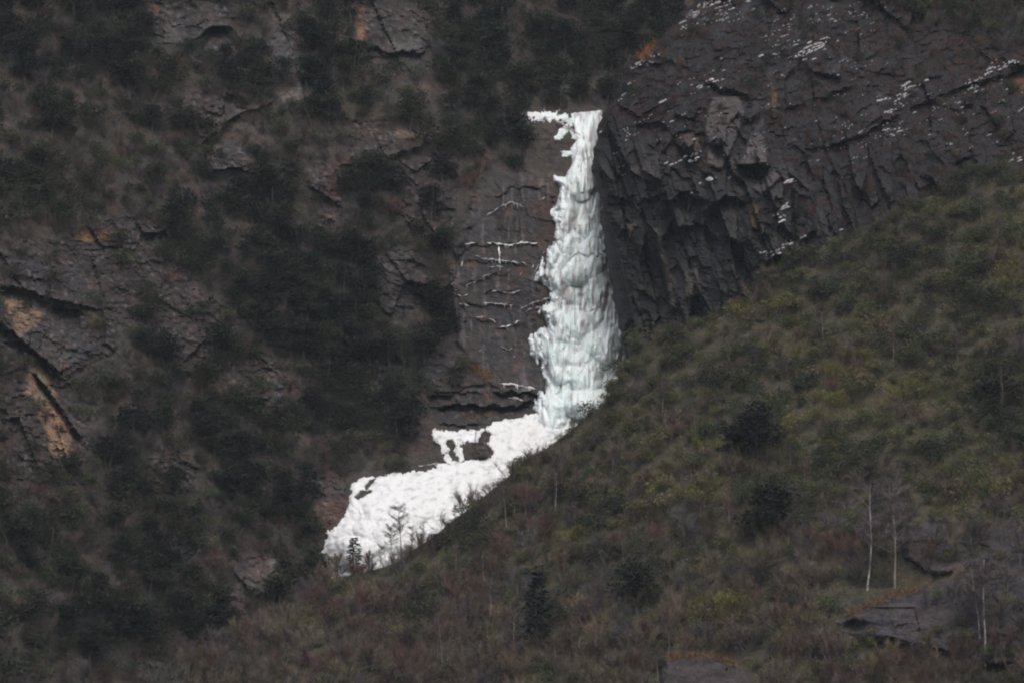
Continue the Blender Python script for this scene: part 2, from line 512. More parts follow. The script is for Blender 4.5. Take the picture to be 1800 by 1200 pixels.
def rock_material(name, rough=0.8, spec=0.25, bump=0.6, streak=False):
    m, t, b = nodes(name)
    a = N(t, 'ShaderNodeAttribute', attribute_name='tint')
    geo = N(t, 'ShaderNodeNewGeometry')
    n1 = N(t, 'ShaderNodeTexNoise'); n1.inputs['Scale'].default_value = 0.9; n1.inputs['Detail'].default_value = 8; n1.inputs['Roughness'].default_value = 0.7
    mp = N(t, 'ShaderNodeMapping'); mp.inputs['Scale'].default_value = (1, 1, 0.35 if streak else 1.3)
    t.links.new(geo.outputs['Position'], mp.inputs['Vector']); t.links.new(mp.outputs[0], n1.inputs['Vector'])
    r1 = N(t, 'ShaderNodeMapRange'); r1.inputs[1].default_value = 0.3; r1.inputs[2].default_value = 0.7; r1.inputs[3].default_value = 0.45; r1.inputs[4].default_value = 1.5
    t.links.new(n1.outputs['Fac'], r1.inputs[0])
    n2 = N(t, 'ShaderNodeTexNoise'); n2.inputs['Scale'].default_value = 0.28; n2.inputs['Detail'].default_value = 5
    t.links.new(geo.outputs['Position'], n2.inputs['Vector'])
    hs = N(t, 'ShaderNodeMixRGB', blend_type='MIX')
    hs.inputs[1].default_value = (0.93, 0.97, 1.07, 1); hs.inputs[2].default_value = (1.06, 0.98, 0.93, 1)
    r2 = N(t, 'ShaderNodeMapRange'); r2.inputs[1].default_value = 0.35; r2.inputs[2].default_value = 0.65
    t.links.new(n2.outputs['Fac'], r2.inputs[0]); t.links.new(r2.outputs[0], hs.inputs[0])
    mu = N(t, 'ShaderNodeMixRGB', blend_type='MULTIPLY'); mu.inputs[0].default_value = 1
    t.links.new(a.outputs['Color'], mu.inputs[1]); t.links.new(hs.outputs[0], mu.inputs[2])
    m2 = N(t, 'ShaderNodeMixRGB', blend_type='MULTIPLY'); m2.inputs[0].default_value = 1
    t.links.new(mu.outputs[0], m2.inputs[1]); t.links.new(r1.outputs[0], m2.inputs[2])
    t.links.new(m2.outputs[0], b.inputs['Base Color'])
    b.inputs['Roughness'].default_value = rough; b.inputs['Specular IOR Level'].default_value = spec
    n3 = N(t, 'ShaderNodeTexNoise'); n3.inputs['Scale'].default_value = 2.2; n3.inputs['Detail'].default_value = 6; n3.inputs['Roughness'].default_value = 0.65
    t.links.new(geo.outputs['Position'], n3.inputs['Vector'])
    bp = N(t, 'ShaderNodeBump'); bp.inputs['Strength'].default_value = bump; bp.inputs['Distance'].default_value = 0.35
    t.links.new(n3.outputs['Fac'], bp.inputs['Height']); t.links.new(bp.outputs[0], b.inputs['Normal'])
    return m


def plain_material(name, color, rough=0.7, spec=0.25, var=0.25, scale=3.0, obj_color=False, tint=False, trans=0.0, bump=0.0):
    m, t, b = nodes(name)
    geo = N(t, 'ShaderNodeNewGeometry')
    n1 = N(t, 'ShaderNodeTexNoise'); n1.inputs['Scale'].default_value = scale; n1.inputs['Detail'].default_value = 4
    t.links.new(geo.outputs['Position'], n1.inputs['Vector'])
    r = N(t, 'ShaderNodeMapRange'); r.inputs[1].default_value = 0.3; r.inputs[2].default_value = 0.7
    r.inputs[3].default_value = 1 - var; r.inputs[4].default_value = 1 + var
    t.links.new(n1.outputs['Fac'], r.inputs[0])
    mu = N(t, 'ShaderNodeMixRGB', blend_type='MULTIPLY'); mu.inputs[0].default_value = 1
    if obj_color:
        src = N(t, 'ShaderNodeObjectInfo').outputs['Color']
    elif tint:
        src = N(t, 'ShaderNodeAttribute', attribute_name='tint').outputs['Color']
    else:
        rgb = N(t, 'ShaderNodeRGB'); rgb.outputs[0].default_value = (*color, 1); src = rgb.outputs[0]
    t.links.new(src, mu.inputs[1]); t.links.new(r.outputs[0], mu.inputs[2])
    t.links.new(mu.outputs[0], b.inputs['Base Color'])
    b.inputs['Roughness'].default_value = rough; b.inputs['Specular IOR Level'].default_value = spec
    if bump:
        bp = N(t, 'ShaderNodeBump'); bp.inputs['Strength'].default_value = bump; bp.inputs['Distance'].default_value = 0.2
        n3 = N(t, 'ShaderNodeTexNoise'); n3.inputs['Scale'].default_value = 3.0; n3.inputs['Detail'].default_value = 6
        t.links.new(geo.outputs['Position'], n3.inputs['Vector'])
        t.links.new(n3.outputs['Fac'], bp.inputs['Height']); t.links.new(bp.outputs[0], b.inputs['Normal'])
    if trans:
        tr = N(t, 'ShaderNodeBsdfTranslucent'); t.links.new(mu.outputs[0], tr.inputs['Color'])
        mx = N(t, 'ShaderNodeMixShader'); mx.inputs[0].default_value = trans
        out = t.nodes['Material Output']
        t.links.new(b.outputs[0], mx.inputs[1]); t.links.new(tr.outputs[0], mx.inputs[2]); t.links.new(mx.outputs[0], out.inputs['Surface'])
    return m


M_CLIFF = rock_material('cliff_rock', 0.85, 0.2, 0.7)
M_BUTT = rock_material('dark_wet_rock', 0.7, 0.22, 0.7, streak=True)
M_SOIL = rock_material('leaf_litter', 0.95, 0.1, 0.8)
M_ICE = plain_material('ice', (0.8, 0.85, 0.86), 0.35, 0.5, 0.06, 1.2, tint=True, bump=0.35)
M_SNOW = plain_material('snow', (0.86, 0.87, 0.88), 0.7, 0.2, 0.03, 1.0, tint=True, bump=0.25)
M_LEAF = plain_material('leaf', (1, 1, 1), 0.7, 0.1, 0.25, 0.7, obj_color=True, trans=0.2)
M_TWIG = plain_material('twig', (1, 1, 1), 0.85, 0.1, 0.3, 1.0, obj_color=True)
M_STEM = plain_material('bark', (0.075, 0.065, 0.058), 0.9, 0.1, 0.3, 2.0)
M_BIRCH = plain_material('pale_bark', (0.30, 0.285, 0.28), 0.8, 0.2, 0.75, 0.8)
M_SAPL = plain_material('sapling_bark', (0.21, 0.19, 0.17), 0.85, 0.1, 0.5, 1.1)
M_THICK = plain_material('grey_bark', (0.105, 0.095, 0.095), 0.85, 0.1, 0.4, 1.1)
M_COVER = plain_material('ground_cover', (1, 1, 1), 0.8, 0.1, 0.3, 1.2, tint=True, trans=0.12)
M_LOG = plain_material('frosted_log', (0.5, 0.43, 0.42), 0.8, 0.2, 0.25, 2.0)
M_GRASS = plain_material('dry_grass', (1, 1, 1), 0.85, 0.1, 0.3, 1.0, obj_color=True, trans=0.15)


# ------------------------------------------------------------------ terrain meshes
def axis(a, b, step, out0, out1):
    mid = np.arange(a, b + step, step)
    lo, hi = [], []
    x, s = mid[0], step
    while x > out0:
        s *= 1.25; x -= s; lo.append(x)
    x, s = mid[-1], step
    while x < out1:
        s *= 1.25; x += s; hi.append(x)
    return np.concatenate([lo[::-1], mid, hi])


def grid_faces(nr, nc):
    i = np.arange(nr * nc).reshape(nr, nc)
    return np.stack([i[:-1, :-1], i[1:, :-1], i[1:, 1:], i[:-1, 1:]], -1).reshape(-1, 4)


def cliff_tint(px, py, r):
    c = np.empty(px.shape + (3,))
    n = 0.5 + 0.5 * fbm(px / 60.0, py / 50.0, 4, 21)
    soil = np.array([0.046, 0.044, 0.038]); red = np.array([0.068, 0.052, 0.046])
    c[:] = soil + (red - soil) * sm(0.4, 0.75, n)[..., None]
    nz = rock_noise(px, py)
    for p, col in ROCKS:
        k = sm(-5, 4, rock_sd(px, py, p, nz))[..., None]
        och = col[0] > 1.6 * col[2]
        c = c * (1 - k) + (np.array(col) * 0.42 if och else (0.8 * np.array(col) + 0.2 * np.mean(col)) ** 1.25 * 0.34) * k
    # lichen, rust and soil in the cracks of the rock, in shapes of their own
    rust = sm(0.22, 0.5, fbm(px / 30.0, py / 30.0, 4, 23)) * r * 0.55
    c = c * (1 - rust[..., None]) + np.array([0.125, 0.068, 0.05]) * rust[..., None]
    dirt = sm(0.1, 0.35, fbm(px / 17.0 + 0.4 * py / 17.0, py / 24.0, 4, 24)) * r * 0.7
    c = c * (1 - dirt[..., None]) + np.array([0.045, 0.040, 0.038]) * dirt[..., None]
    wall = sm(-4, 10, sdpoly(px, py, ROCKS[18][0]))
    seepd = wall * sm(0.05, 0.35, fbm(px / 11.0, py / 110.0, 3, 26)) * 0.6
    c = c * (1 - seepd[..., None]) + np.array([0.040, 0.037, 0.038]) * seepd[..., None]
    seepl = wall * sm(0.15, 0.45, fbm(px / 7.0, py / 90.0, 3, 27)) * 0.5
    c = c * (1 - seepl[..., None]) + np.array([0.15, 0.14, 0.145]) * seepl[..., None]
    pale = sm(0.20, 0.42, fbm(px / 8.0, py / 8.0, 3, 25)) * r * 0.6 * (1 - 0.6 * wall)
    c = c * (1 - pale[..., None]) + np.array([0.15, 0.14, 0.142]) * pale[..., None]
    return c


gx = axis(-150, 1260, 3.0, -900, 2900); gy = axis(-60, 1220, 3.0, -800, 2700)
PX, PY = np.meshgrid(gx, gy)
D = cliff_d(PX, PY)
R = rock_mask(PX, PY)
me = mesh_np('mountainside', at(PX, PY, D).reshape(-1, 3), [grid_faces(*PX.shape)], [M_CLIFF], col=cliff_tint(PX, PY, R).reshape(-1, 3))
tag(link('mountainside', me), kind='structure')

# buttress: columns measured from its left edge, with a side wall running back behind the ice
e0 = axis(0, 760, 3.0, 0, 1500)
gy = axis(-60, 640, 3.0, -800, 1000)
E, PY = np.meshgrid(e0, gy)
PX = E + butt_edge(PY)
Db = butt_d(PX, PY)
side_n = 10
sE = np.linspace(1, 0, side_n + 1)[:-1]
sPX = PX[:, :1] + 26 * sE[None] ** 1.6
sD = Db[:, :1] + 60 * sE[None] ** 1.3
sPY = np.repeat(PY[:, :1], side_n, 1)
PXa = np.concatenate([sPX, PX], 1); PYa = np.concatenate([sPY, PY], 1); Da = np.concatenate([sD, Db], 1)
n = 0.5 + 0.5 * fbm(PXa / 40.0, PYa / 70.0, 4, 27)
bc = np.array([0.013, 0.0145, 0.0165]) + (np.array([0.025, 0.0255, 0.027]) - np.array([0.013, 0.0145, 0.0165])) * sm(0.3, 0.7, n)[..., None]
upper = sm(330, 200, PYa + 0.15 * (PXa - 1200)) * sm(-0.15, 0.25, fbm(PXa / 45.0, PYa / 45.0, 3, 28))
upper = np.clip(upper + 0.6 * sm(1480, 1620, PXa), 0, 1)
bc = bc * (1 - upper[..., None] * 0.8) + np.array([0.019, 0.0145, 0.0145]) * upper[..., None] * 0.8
for p, h, c in SLABS:
    k = sm(-2, 3, sdpoly(PXa, PYa, p))[..., None]
    bc = bc * (1 - k) + np.array(c) * 0.33 * k
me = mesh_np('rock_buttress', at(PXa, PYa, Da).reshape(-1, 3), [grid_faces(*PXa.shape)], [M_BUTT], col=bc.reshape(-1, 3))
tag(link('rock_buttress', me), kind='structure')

# near slope with its far side falling away behind the crest
gx = axis(50, 2020, 6.0, -900, 2900)
tt = np.concatenate([np.linspace(0, 1, 160), 1 + np.linspace(0.02, 1.6, 40)])
T, PX = np.meshgrid(tt, gx, indexing='ij')
rd = ridge(PX)
PY = rd + T * np.maximum(1240 - rd, 120)
Df = fore_d(PX, PY)
bs = np.linspace(1, 0, 12)[:-1][:, None]
bPX = np.repeat(PX[:1], len(bs), 0); bPY = PY[:1] + 70 * bs ** 2; bD = Df[:1] + 26 * bs
PX = np.concatenate([bPX, PX]); PY = np.concatenate([bPY, PY]); Df = np.concatenate([bD, Df])
n = 0.5 + 0.5 * fbm(PX / 70.0, PY / 40.0, 4, 33)
fc = np.array([0.048, 0.050, 0.034]) + (np.array([0.072, 0.064, 0.046]) - np.array([0.048, 0.050, 0.034])) * n[..., None]
me = mesh_np('hillside', at(PX, PY, Df).reshape(-1, 3), [grid_faces(*PX.shape)], [M_SOIL], smooth=True, col=fc.reshape(-1, 3))
tag(link('hillside', me), kind='structure')

# valley floor
g = np.linspace(-2500, 2500, 41)
X, Y = np.meshgrid(g, g + 900)
Z = 0.15 * fbm(X / 300, Y / 300, 3, 44)
me = mesh_np('ground', np.stack([X, Y, Z], -1).reshape(-1, 3), [grid_faces(41, 41)[:, ::-1]], [M_SOIL], smooth=True, col=np.tile(np.array([0.07, 0.065, 0.045]), (41 * 41, 1)))
tag(link('ground', me), kind='structure')


# ------------------------------------------------------------------ ice and snow
def sheet(name, poly, thick, mat, step=1.6, parent=None, wob=4.0, seed=0, holes=(), smooth=True, domes=(), flow=1.0, colf=None, base=cliff_d, dip=0.7, relief=1.0, rag=0.0, rows=None, tiers=False):
    """ice or snow lying on the rock, its rim running down into the stone"""
    xs = [p[0] for p in poly]; ys = [p[1] for p in poly]
    PX, PY = np.meshgrid(np.arange(min(xs) - 10, max(xs) + 10, step), np.arange(min(ys) - 10, max(ys) + 10, step))
    if rows:
        gyr = np.arange(rows[0], rows[1] + step * 0.5, step)
        PX, PY = np.meshgrid(np.arange(min(xs) - 10, max(xs) + 10, step), gyr)
    s = sdpoly(PX, PY, poly) + wob * fbm(PX / 9.0, PY / 11.0, 4, seed + 3, 0.65) + rag * fbm(PX / 26.0, PY / 20.0, 3, seed + 4)
    if tiers:
        upper = sm(250, 400, PY)
        s = sdpoly(PX, PY, poly) + (1.5 + (wob - 1.5) * upper) * fbm(PX / 9.0, PY / 11.0, 4, seed + 3, 0.65)
        left = sm(34, 6, PX - np.interp(PY, [200, 300, 420, 520, 680, 740], [1010, 975, 962, 944, 940, 932]))
        s = s - left * upper * 12 * sm(-0.05, 0.45, fbm(PX / 9.0, PY / 30.0, 3, seed + 30))
    for h in holes:
        s = np.minimum(s, -sdpoly(PX, PY, h) + 2 * fbm(PX / 6.0, PY / 6.0, 2, seed))
    prof = np.clip(s / 16.0, 0, 1) ** (0.8 if tiers else 0.5)
    wx = PX + 7 * fbm(PX / 30.0, PY / 30.0, 2, seed + 5)
    b1 = np.abs(noise(wx / 30.0, PY / 46.0, seed + 7)); b2 = np.abs(noise(wx / 15.0, PY / (15.0 + 14 * flow), seed + 8)); b3 = np.abs(noise(wx / 6.5, PY / (6.5 + 16 * flow), seed + 9))
    lump = 1.5 * b1 + 0.55 * b2 + 0.26 * b3 + 0.25 * fbm(PX / 12.0, PY / 9.0, 3, seed + 6)
    if tiers:
        ph = PY / 66.0 + 1.1 * noise(PX / 30.0, PY / 170.0, seed + 21) + 0.25 * noise(PX / 11.0, PY / 60.0, seed + 22)
        t = ph - np.floor(ph)
        stair = np.sqrt(np.clip(t / 0.3, 0, 1)) * (1 - 0.85 * t) * (0.6 + 0.8 * h32(np.floor(ph), np.floor(PX / 45.0), 5))
        ph2 = PY / 27.0 + 0.9 * noise(PX / 14.0, PY / 70.0, seed + 23)
        t2 = ph2 - np.floor(ph2)
        flute = np.abs(noise((PX + 5 * noise(PX / 40.0, PY / 50.0, seed + 26)) / 6.0, PY / 95.0, seed + 24)) + 0.6 * np.abs(noise(PX / 2.9, PY / 40.0, seed + 25))
        lump = 0.8 * b1 + 1.6 * stair + 0.26 * np.sqrt(np.clip(t2 / 0.3, 0, 1)) * (1 - t2) + flute * (0.14 + 0.6 * t) + 0.10 * fbm(PX / 8.0, PY / 8.0, 2, seed + 6)
    T = thick * (0.35 * prof + relief * lump * prof)
    dm = np.zeros(PX.shape)
    for cx, cy, rx, ry, h in domes:
        q = ((PX - cx + 3 * noise(PY / 12.0, cx, seed)) / rx) ** 2 + ((PY - cy) / np.where(PY < cy, ry * 0.6, ry * 1.4)) ** 2
        dm = np.maximum(dm, h * np.sqrt(np.clip(1 - q, 0, 1)))
    if tiers:
        tp = 1 - 0.75 * sm(700, 772, PY + 0.25 * (1000 - PX))
        T = T * tp; dm = dm * tp
    T = T + dm * prof
    Dd = base(PX, PY) - T + dip * np.clip(-s / 5.0, 0, 1)
    Dd = Dd + np.where(s > 0, -0.12, 0)
    keep = s > -5
    idx = -np.ones(PX.shape, int)
    F = grid_faces(*PX.shape)
    kf = keep.ravel()[F].all(1)
    F = F[kf]
    used = np.unique(F)
    remap = -np.ones(PX.size, int); remap[used] = np.arange(len(used))
    V = at(PX, PY, Dd).reshape(-1, 3)[used]
    c = colf(PX, PY, s, lump, dm).reshape(-1, 3)[used]
    me = mesh_np(name, V, [remap[F]], [mat], smooth=smooth, col=c)
    return link(name, me, parent)


def ice_color(PX, PY, s, lump, dm):
    white = np.array([0.65, 0.735, 0.76]); cyan = np.array([0.56, 0.70, 0.70]); grey = np.array([0.30, 0.28, 0.295])
    n = fbm(PX / 40.0, PY / 60.0, 3, 81)
    core = sm(10, 40, s)
    c = white + (cyan - white) * (sm(-0.2, 0.3, n) * core * 0.9)[..., None]
    g = sm(0.05, 0.45, fbm(PX / 7.0, PY / 16.0, 4, 82) + 0.25 * sm(25, 0, s) - 0.12) * 0.8 * sm(40, 8, s - 20 * sm(1000, 1040, PX))
    g = np.maximum(g, 0.8 * sm(0.03, 0.38, fbm(PX / 8.0, PY / 42.0, 4, 83) + 0.22 * np.exp(-((PY - 520) / 35.0) ** 2) - 0.1 * dm))
    return c + (grey - c) * g[..., None]


def snow_color(PX, PY, s, lump, dm):
    c = np.empty(PX.shape + (3,)); c[:] = (0.64, 0.665, 0.68)
    up = sm(930, 1000, PX)[..., None] * sm(775, 740, PY)[..., None]
    c = c + (np.array([0.60, 0.69, 0.70]) - c) * up
    k = sm(0.0, 0.45, fbm(PX / 16.0 + PY / 40.0, PY / 9.0, 5, 85, 0.6)) * 0.75  # grey-blue streaks, deepened to put shading into the snow's colour
    return c + (np.array([0.34, 0.37, 0.41]) - c) * k[..., None]


fall = link('frozen_waterfall', None)
fall.location = at(1000, 740, float(cliff_d(np.array([1000.0]), np.array([740.0]))[0]))
tag(fall, 'tall pale blue frozen waterfall between brown rock wall and dark buttress', 'waterfall')
bpy.context.view_layer.update()


def keep_parent(o, p):
    o.parent = p
    o.matrix_parent_inverse = p.matrix_world.inverted()
    return o


drng = np.random.default_rng(33)
# the icefall in its tiers: upper cascade, middle curtain, lower mound
DOM = [(1042, 440, 26, 40, 2.0), (1012, 470, 30, 24, 1.5), (1050, 500, 18, 50, 1.2), (1005, 565, 45, 34, 2.0), (1056, 600, 38, 36, 2.4), (985, 620, 30, 40, 1.5), (1030, 640, 32, 50, 2.2),
       (1035, 700, 55, 30, 2.6), (965, 715, 36, 36, 1.6), (1022, 320, 24, 26, 1.4)]
for k in range(26):
    yy = drng.uniform(210, 745); xl = 1035 - (yy - 200) * 0.13; xx = xl + drng.uniform(-0.5, 0.5) * (40 + (yy - 200) * 0.17)
    rr = drng.uniform(9, 24)
    DOM.append((xx, yy, rr, rr * drng.uniform(1.2, 2.8), rr * 0.055 * drng.uniform(0.6, 1.4)))


for nm, y0, y1 in (('upper_cascade', 183, 393), ('ice_curtain', 393, 558), ('ice_mound', 558, 783)):
    o = sheet(nm, FALL, 0.75, M_ICE, seed=200, domes=DOM, colf=ice_color, step=1.5, flow=1.0, wob=7.0, rag=2.0, rows=(y0, y1), tiers=True)
    keep_parent(o, fall)

APR_D = [(760, 870, 80, 34, 1.2), (690, 890, 60, 44, 1.2), (620, 960, 46, 30, 1.6), (650, 925, 30, 24, 1.0), (720, 850, 40, 16, 0.8), (820, 845, 50, 18, 0.9), (640, 870, 26, 20, 0.8), (700, 940, 40, 24, 1.0), (780, 905, 36, 20, 0.8)]
o = sheet('snow_apron', APRON, 0.5, M_SNOW, seed=300, holes=HOLES, colf=snow_color, flow=0.5, domes=APR_D, relief=0.95, rag=10.0, wob=9.0)
tag(o, 'broad bright white snow apron at the foot of the gully', 'snow')
o = sheet('snow_band', BAND, 0.8, M_SNOW, seed=310, colf=snow_color, flow=0.4, relief=0.5, rag=4.0, wob=6.0)
tag(o, 'white snow band joining the icefall to the apron below', 'snow')
tier = sheet('side_icefall', TIER, 0.3, M_SNOW, seed=320, colf=snow_color, flow=1.0, step=1.0, wob=9)
tag(tier, 'small white side icefall with two hanging strands beside brown block', 'icefall')
for k, p in enumerate((STR1, STR2)):
    sheet('ice_strand', p, 0.25, M_SNOW, seed=330 + k, colf=snow_color, step=1.0, wob=8, parent=tier)
CAPL = ['patchy snow cap along the rock lip left of the waterfall head', 'tilted white snow slab just below the waterfall head',
        'small snow cushion on red rock beside the upper cascade', 'little snow wedge between two logs at the waterfall head']
for k, p in enumerate(CAPS):
    o = sheet('snow_drift', p, 0.3, M_SNOW, seed=340 + k, colf=snow_color, step=1.2, wob=16 if k == 0 else 6)
    tag(o, CAPL[k], 'snow', 'snow caps around the waterfall head')


# thin bands of ice on the ledges of the wall beside the fall
def ice_line(pts, w, label, seed):
    P = np.array(pts, float)
    t = np.concatenate([[0], np.cumsum(np.hypot(*np.diff(P, axis=0).T))])
    n = max(int(t[-1] / 2.5), 4)
    q = np.linspace(0, t[-1], n)
    x = np.interp(q, t, P[:, 0]); y = np.interp(q, t, P[:, 1])
    rng = np.random.default_rng(seed)
    y = y + 2.6 * noise(q / 11.0, seed * 1.0, seed) + 1.2 * noise(q / 4.0, seed * 1.0, seed + 2); x = x + 1.2 * noise(q / 6.0, seed + 9.0, seed)
    wd = w * (0.05 + 0.85 * np.clip(0.35 + 1.0 * noise(q / 9.0, 3.3, seed) + 0.6 * noise(q / 3.5, 1.3, seed + 1), 0.0, 1)) * np.minimum(1, np.minimum(q, t[-1] - q) / 6.0 + 0.25)
    dx = np.gradient(x); dy = np.gradient(y); L = np.hypot(dx, dy) + 1e-9
    nx, ny = -dy / L, dx / L
    k = np.arange(6) / 6.0 * 2 * math.pi
    d0 = cliff_d(x, y)
    d0 = np.minimum(d0, cliff_d(x, y + 3))
    off = np.cos(k)[None] * wd[:, None] * 0.5
    dep = np.sin(k)[None] * (0.02 + 0.05 * wd[:, None])
    V = at(x[:, None] + nx[:, None] * off, y[:, None] + ny[:, None] * off, d0[:, None] - 0.12 - dep)
    i = np.arange(n * 6).reshape(n, 6)
    F = np.stack([i[:-1], np.roll(i, -1, 1)[:-1], np.roll(i, -1, 1)[1:], i[1:]], -1).reshape(-1, 4)
    caps = [i[0][None, ::-1], i[-1][None]]
    V = V.reshape(-1, 3)
    # small icicles hanging from the thicker stretches
    kk = np.nonzero((wd > 0.45 * w) & (rng.random(n) < 0.55))[0]
    hang = []
    if len(kk) and abs(P[-1, 0] - P[0, 0]) > abs(P[-1, 1] - P[0, 1]):
        L = rng.uniform(2, 9, len(kk))
        a = at(x[kk] - 0.7, y[kk], d0[kk] - 0.2); b = at(x[kk] + 0.7, y[kk], d0[kk] - 0.2); e = at(x[kk], y[kk] + L, np.minimum(d0[kk], cliff_d(x[kk], y[kk] + L)) - 0.12)
        hang = [np.arange(len(kk) * 3).reshape(3, -1).T + len(V)]
        V = np.concatenate([V, a, b, e])
    tone = 0.72 if w > 3.9 else (0.5 if w > 2.8 else 0.34)
    c = np.tile(np.array([tone, tone, tone * 1.03]), (len(V), 1))
    me = mesh_np('ice_band', V, [F] + caps + hang, [M_ICE], smooth=True, col=c)
    o = link('ice_band', me)
    tag(o, label, 'ice', 'ice bands on the rock wall left of the waterfall')


ICE_LINES = [
    ([(856, 427), (868, 426), (880, 430), (900, 431), (915, 427), (944, 427)], 4.5, 'bright long ice band along the top ledge of the icy wall'),
    ([(817, 429), (836, 427)], 3.5, 'short ice stub left of the bright top ice band'),
    ([(876, 430), (878, 445), (878, 466)], 4.0, 'vertical icicle hanging from the bright top ice band'),
    ([(836, 450), (850, 455), (880, 457), (905, 461), (930, 464)], 3.2, 'long thin ice band second below the top ledge'),
    ([(858, 469), (884, 469)], 3.0, 'short ice dash under the second ice band'),
    ([(818, 502), (840, 492), (860, 482), (874, 476)], 2.2, 'faint slanting ice streak in middle of the icy wall'),
    ([(864, 513), (876, 510), (890, 516), (905, 514), (914, 510)], 3.4, 'wavy ice band in middle of the icy wall'),
    ([(848, 535), (852, 532), (880, 534), (903, 537)], 3.0, 'straight ice band below the wavy one'),
    ([(807, 534), (825, 537)], 3.0, 'short ice band at left end of the straight band'),
    ([(798, 515), (810, 520), (822, 518)], 4.0, 'lumpy ice patch on left edge of the icy wall'),
    ([(836, 558), (850, 557), (862, 561), (872, 566)], 3.0, 'ice rim on top of the rusty bulge'),
    ([(878, 576), (890, 574), (902, 570), (914, 562)], 4.0, 'ice band rising to the right beside the rusty bulge'),
    ([(880, 608), (886, 611), (893, 615), (902, 610)], 3.4, 'small V shaped ice mark low on the wall'),
    ([(841, 617), (850, 611)], 2.6, 'tiny slanting ice dash low left on the wall'),
    ([(815, 592), (828, 593)], 2.6, 'tiny level ice dash on the lower left wall'),
    ([(866, 627), (871, 625)], 3.4, 'ice dot lowest on the left of the wall'),
    ([(902, 627), (907, 624)], 3.4, 'ice dot lowest on the right of the wall'),
    ([(920, 628), (923, 617)], 2.8, 'short upright ice streak near the lower corner of wall'),
    ([(796, 498), (792, 502), (800, 490)], 3.4, 'ice knob on outer left rim of wall'),
    ([(811, 470), (814, 452)], 3.0, 'upright ice streak on outer left rim of wall'),
    ([(855, 380), (872, 368), (884, 360), (900, 356), (922, 362)], 2.6, 'slanting thin ice line above the dark hollow'),
    ([(948, 351), (958, 347)], 5.0, 'white ice lump beside the upper cascade'),
    ([(873, 672), (890, 675), (910, 676), (945, 684)], 5.0, 'thick snowy ice band above the dark cave'),
    ([(893, 699), (903, 698), (920, 704)], 5.0, 'short white ice wedge just over the dark cave'),
    ([(936, 470), (938, 466)], 4.5, 'white ice knob near the leaning log'),
    ([(913, 484), (919, 477)], 2.6, 'small slanted ice dash left of the leaning log'),
    ([(915, 542), (940, 531), (960, 525), (978, 520)], 3.6, 'upper of two parallel slanting ice bands reaching into the icefall'),
    ([(916, 550), (945, 540), (972, 530)], 2.8, 'lower of two parallel slanting ice bands reaching into the icefall'),
    ([(938, 484), (946, 466), (957, 441)], 2.8, 'steep thin ice line along the left side of the icefall'),
    ([(782, 722), (793, 719)], 3.2, 'small ice spot left of the dark cave'),
    ([(735, 818), (760, 816), (768, 812)], 3.0, 'thin grey ice line above the snow apron'),
]
for k, (p, w, lb) in enumerate(ICE_LINES):
    ice_line(p, w, lb, 400 + k)


# ------------------------------------------------------------------ plants
def unit(v):
    return v / (np.linalg.norm(v, axis=-1, keepdims=True) + 1e-9)


def diamonds(P, dirs, length, width, rng):
    """leaf sprays: a bent four-cornered leaf at each point"""
    n = len(P)
    d = unit(dirs)
    s = unit(np.cross(d, unit(rng.normal(size=(n, 3)))))
    L = np.asarray(length)[:, None]; W = np.asarray(width)[:, None]
    V = np.stack([P, P + d * L * 0.5 + s * W * 0.5, P + d * L, P + d * L * 0.5 - s * W * 0.5], 1)
    return V.reshape(-1, 3), np.arange(4 * n).reshape(n, 4)


def twigs(P, dirs, length, width, rng):
    n = len(P)
    d = unit(dirs)
    s = unit(np.cross(d, unit(rng.normal(size=(n, 3)))))
    L = np.asarray(length)[:, None]; W = np.asarray(width)[:, None]
    V = np.stack([P - s * W * 0.5, P + s * W * 0.5, P + d * L], 1)
    return V.reshape(-1, 3), np.arange(3 * n).reshape(n, 3)


def tube(path, radii, sides=5):
    path = np.asarray(path, float)
    n = len(path)
    tdir = unit(np.gradient(path, axis=0))
    ref = np.array([0.31, 0.9, 0.2])
    a = unit(np.cross(tdir, ref)); b = np.cross(tdir, a)
    k = np.arange(sides) / sides * 2 * math.pi
    V = path[:, None] + np.asarray(radii)[:, None, None] * (np.cos(k)[None, :, None] * a[:, None] + np.sin(k)[None, :, None] * b[:, None])
    i = np.arange(n * sides).reshape(n, sides)
    F = np.stack([i[:-1], np.roll(i, -1, 1)[:-1], np.roll(i, -1, 1)[1:], i[1:]], -1).reshape(-1, 4)
    return V.reshape(-1, 3), F


class Acc:
    def __init__(self):
        self.V = []; self.F = []; self.M = []; self.n = 0

    def add(self, V, F, m=0):
        self.V.append(V); self.F.append(F + self.n); self.M.append(np.full(len(F), m)); self.n += len(V)

    def mesh(self, name, mats, smooth=False):
        # faces of one length must be contiguous per array, material index follows the same order
        return mesh_np(name, np.concatenate(self.V), self.F, mats, np.concatenate(self.M), smooth)


def limb_path(rng, p0, d0, length, bend=0.25, n=5, up=0.0):
    pts = [np.array(p0, float)]; d = np.array(d0, float)
    for i in range(n - 1):
        d = unit(d + rng.normal(size=3) * bend + np.array([0, 0, up]))
        pts.append(pts[-1] + d * length / (n - 1))
    return np.array(pts)


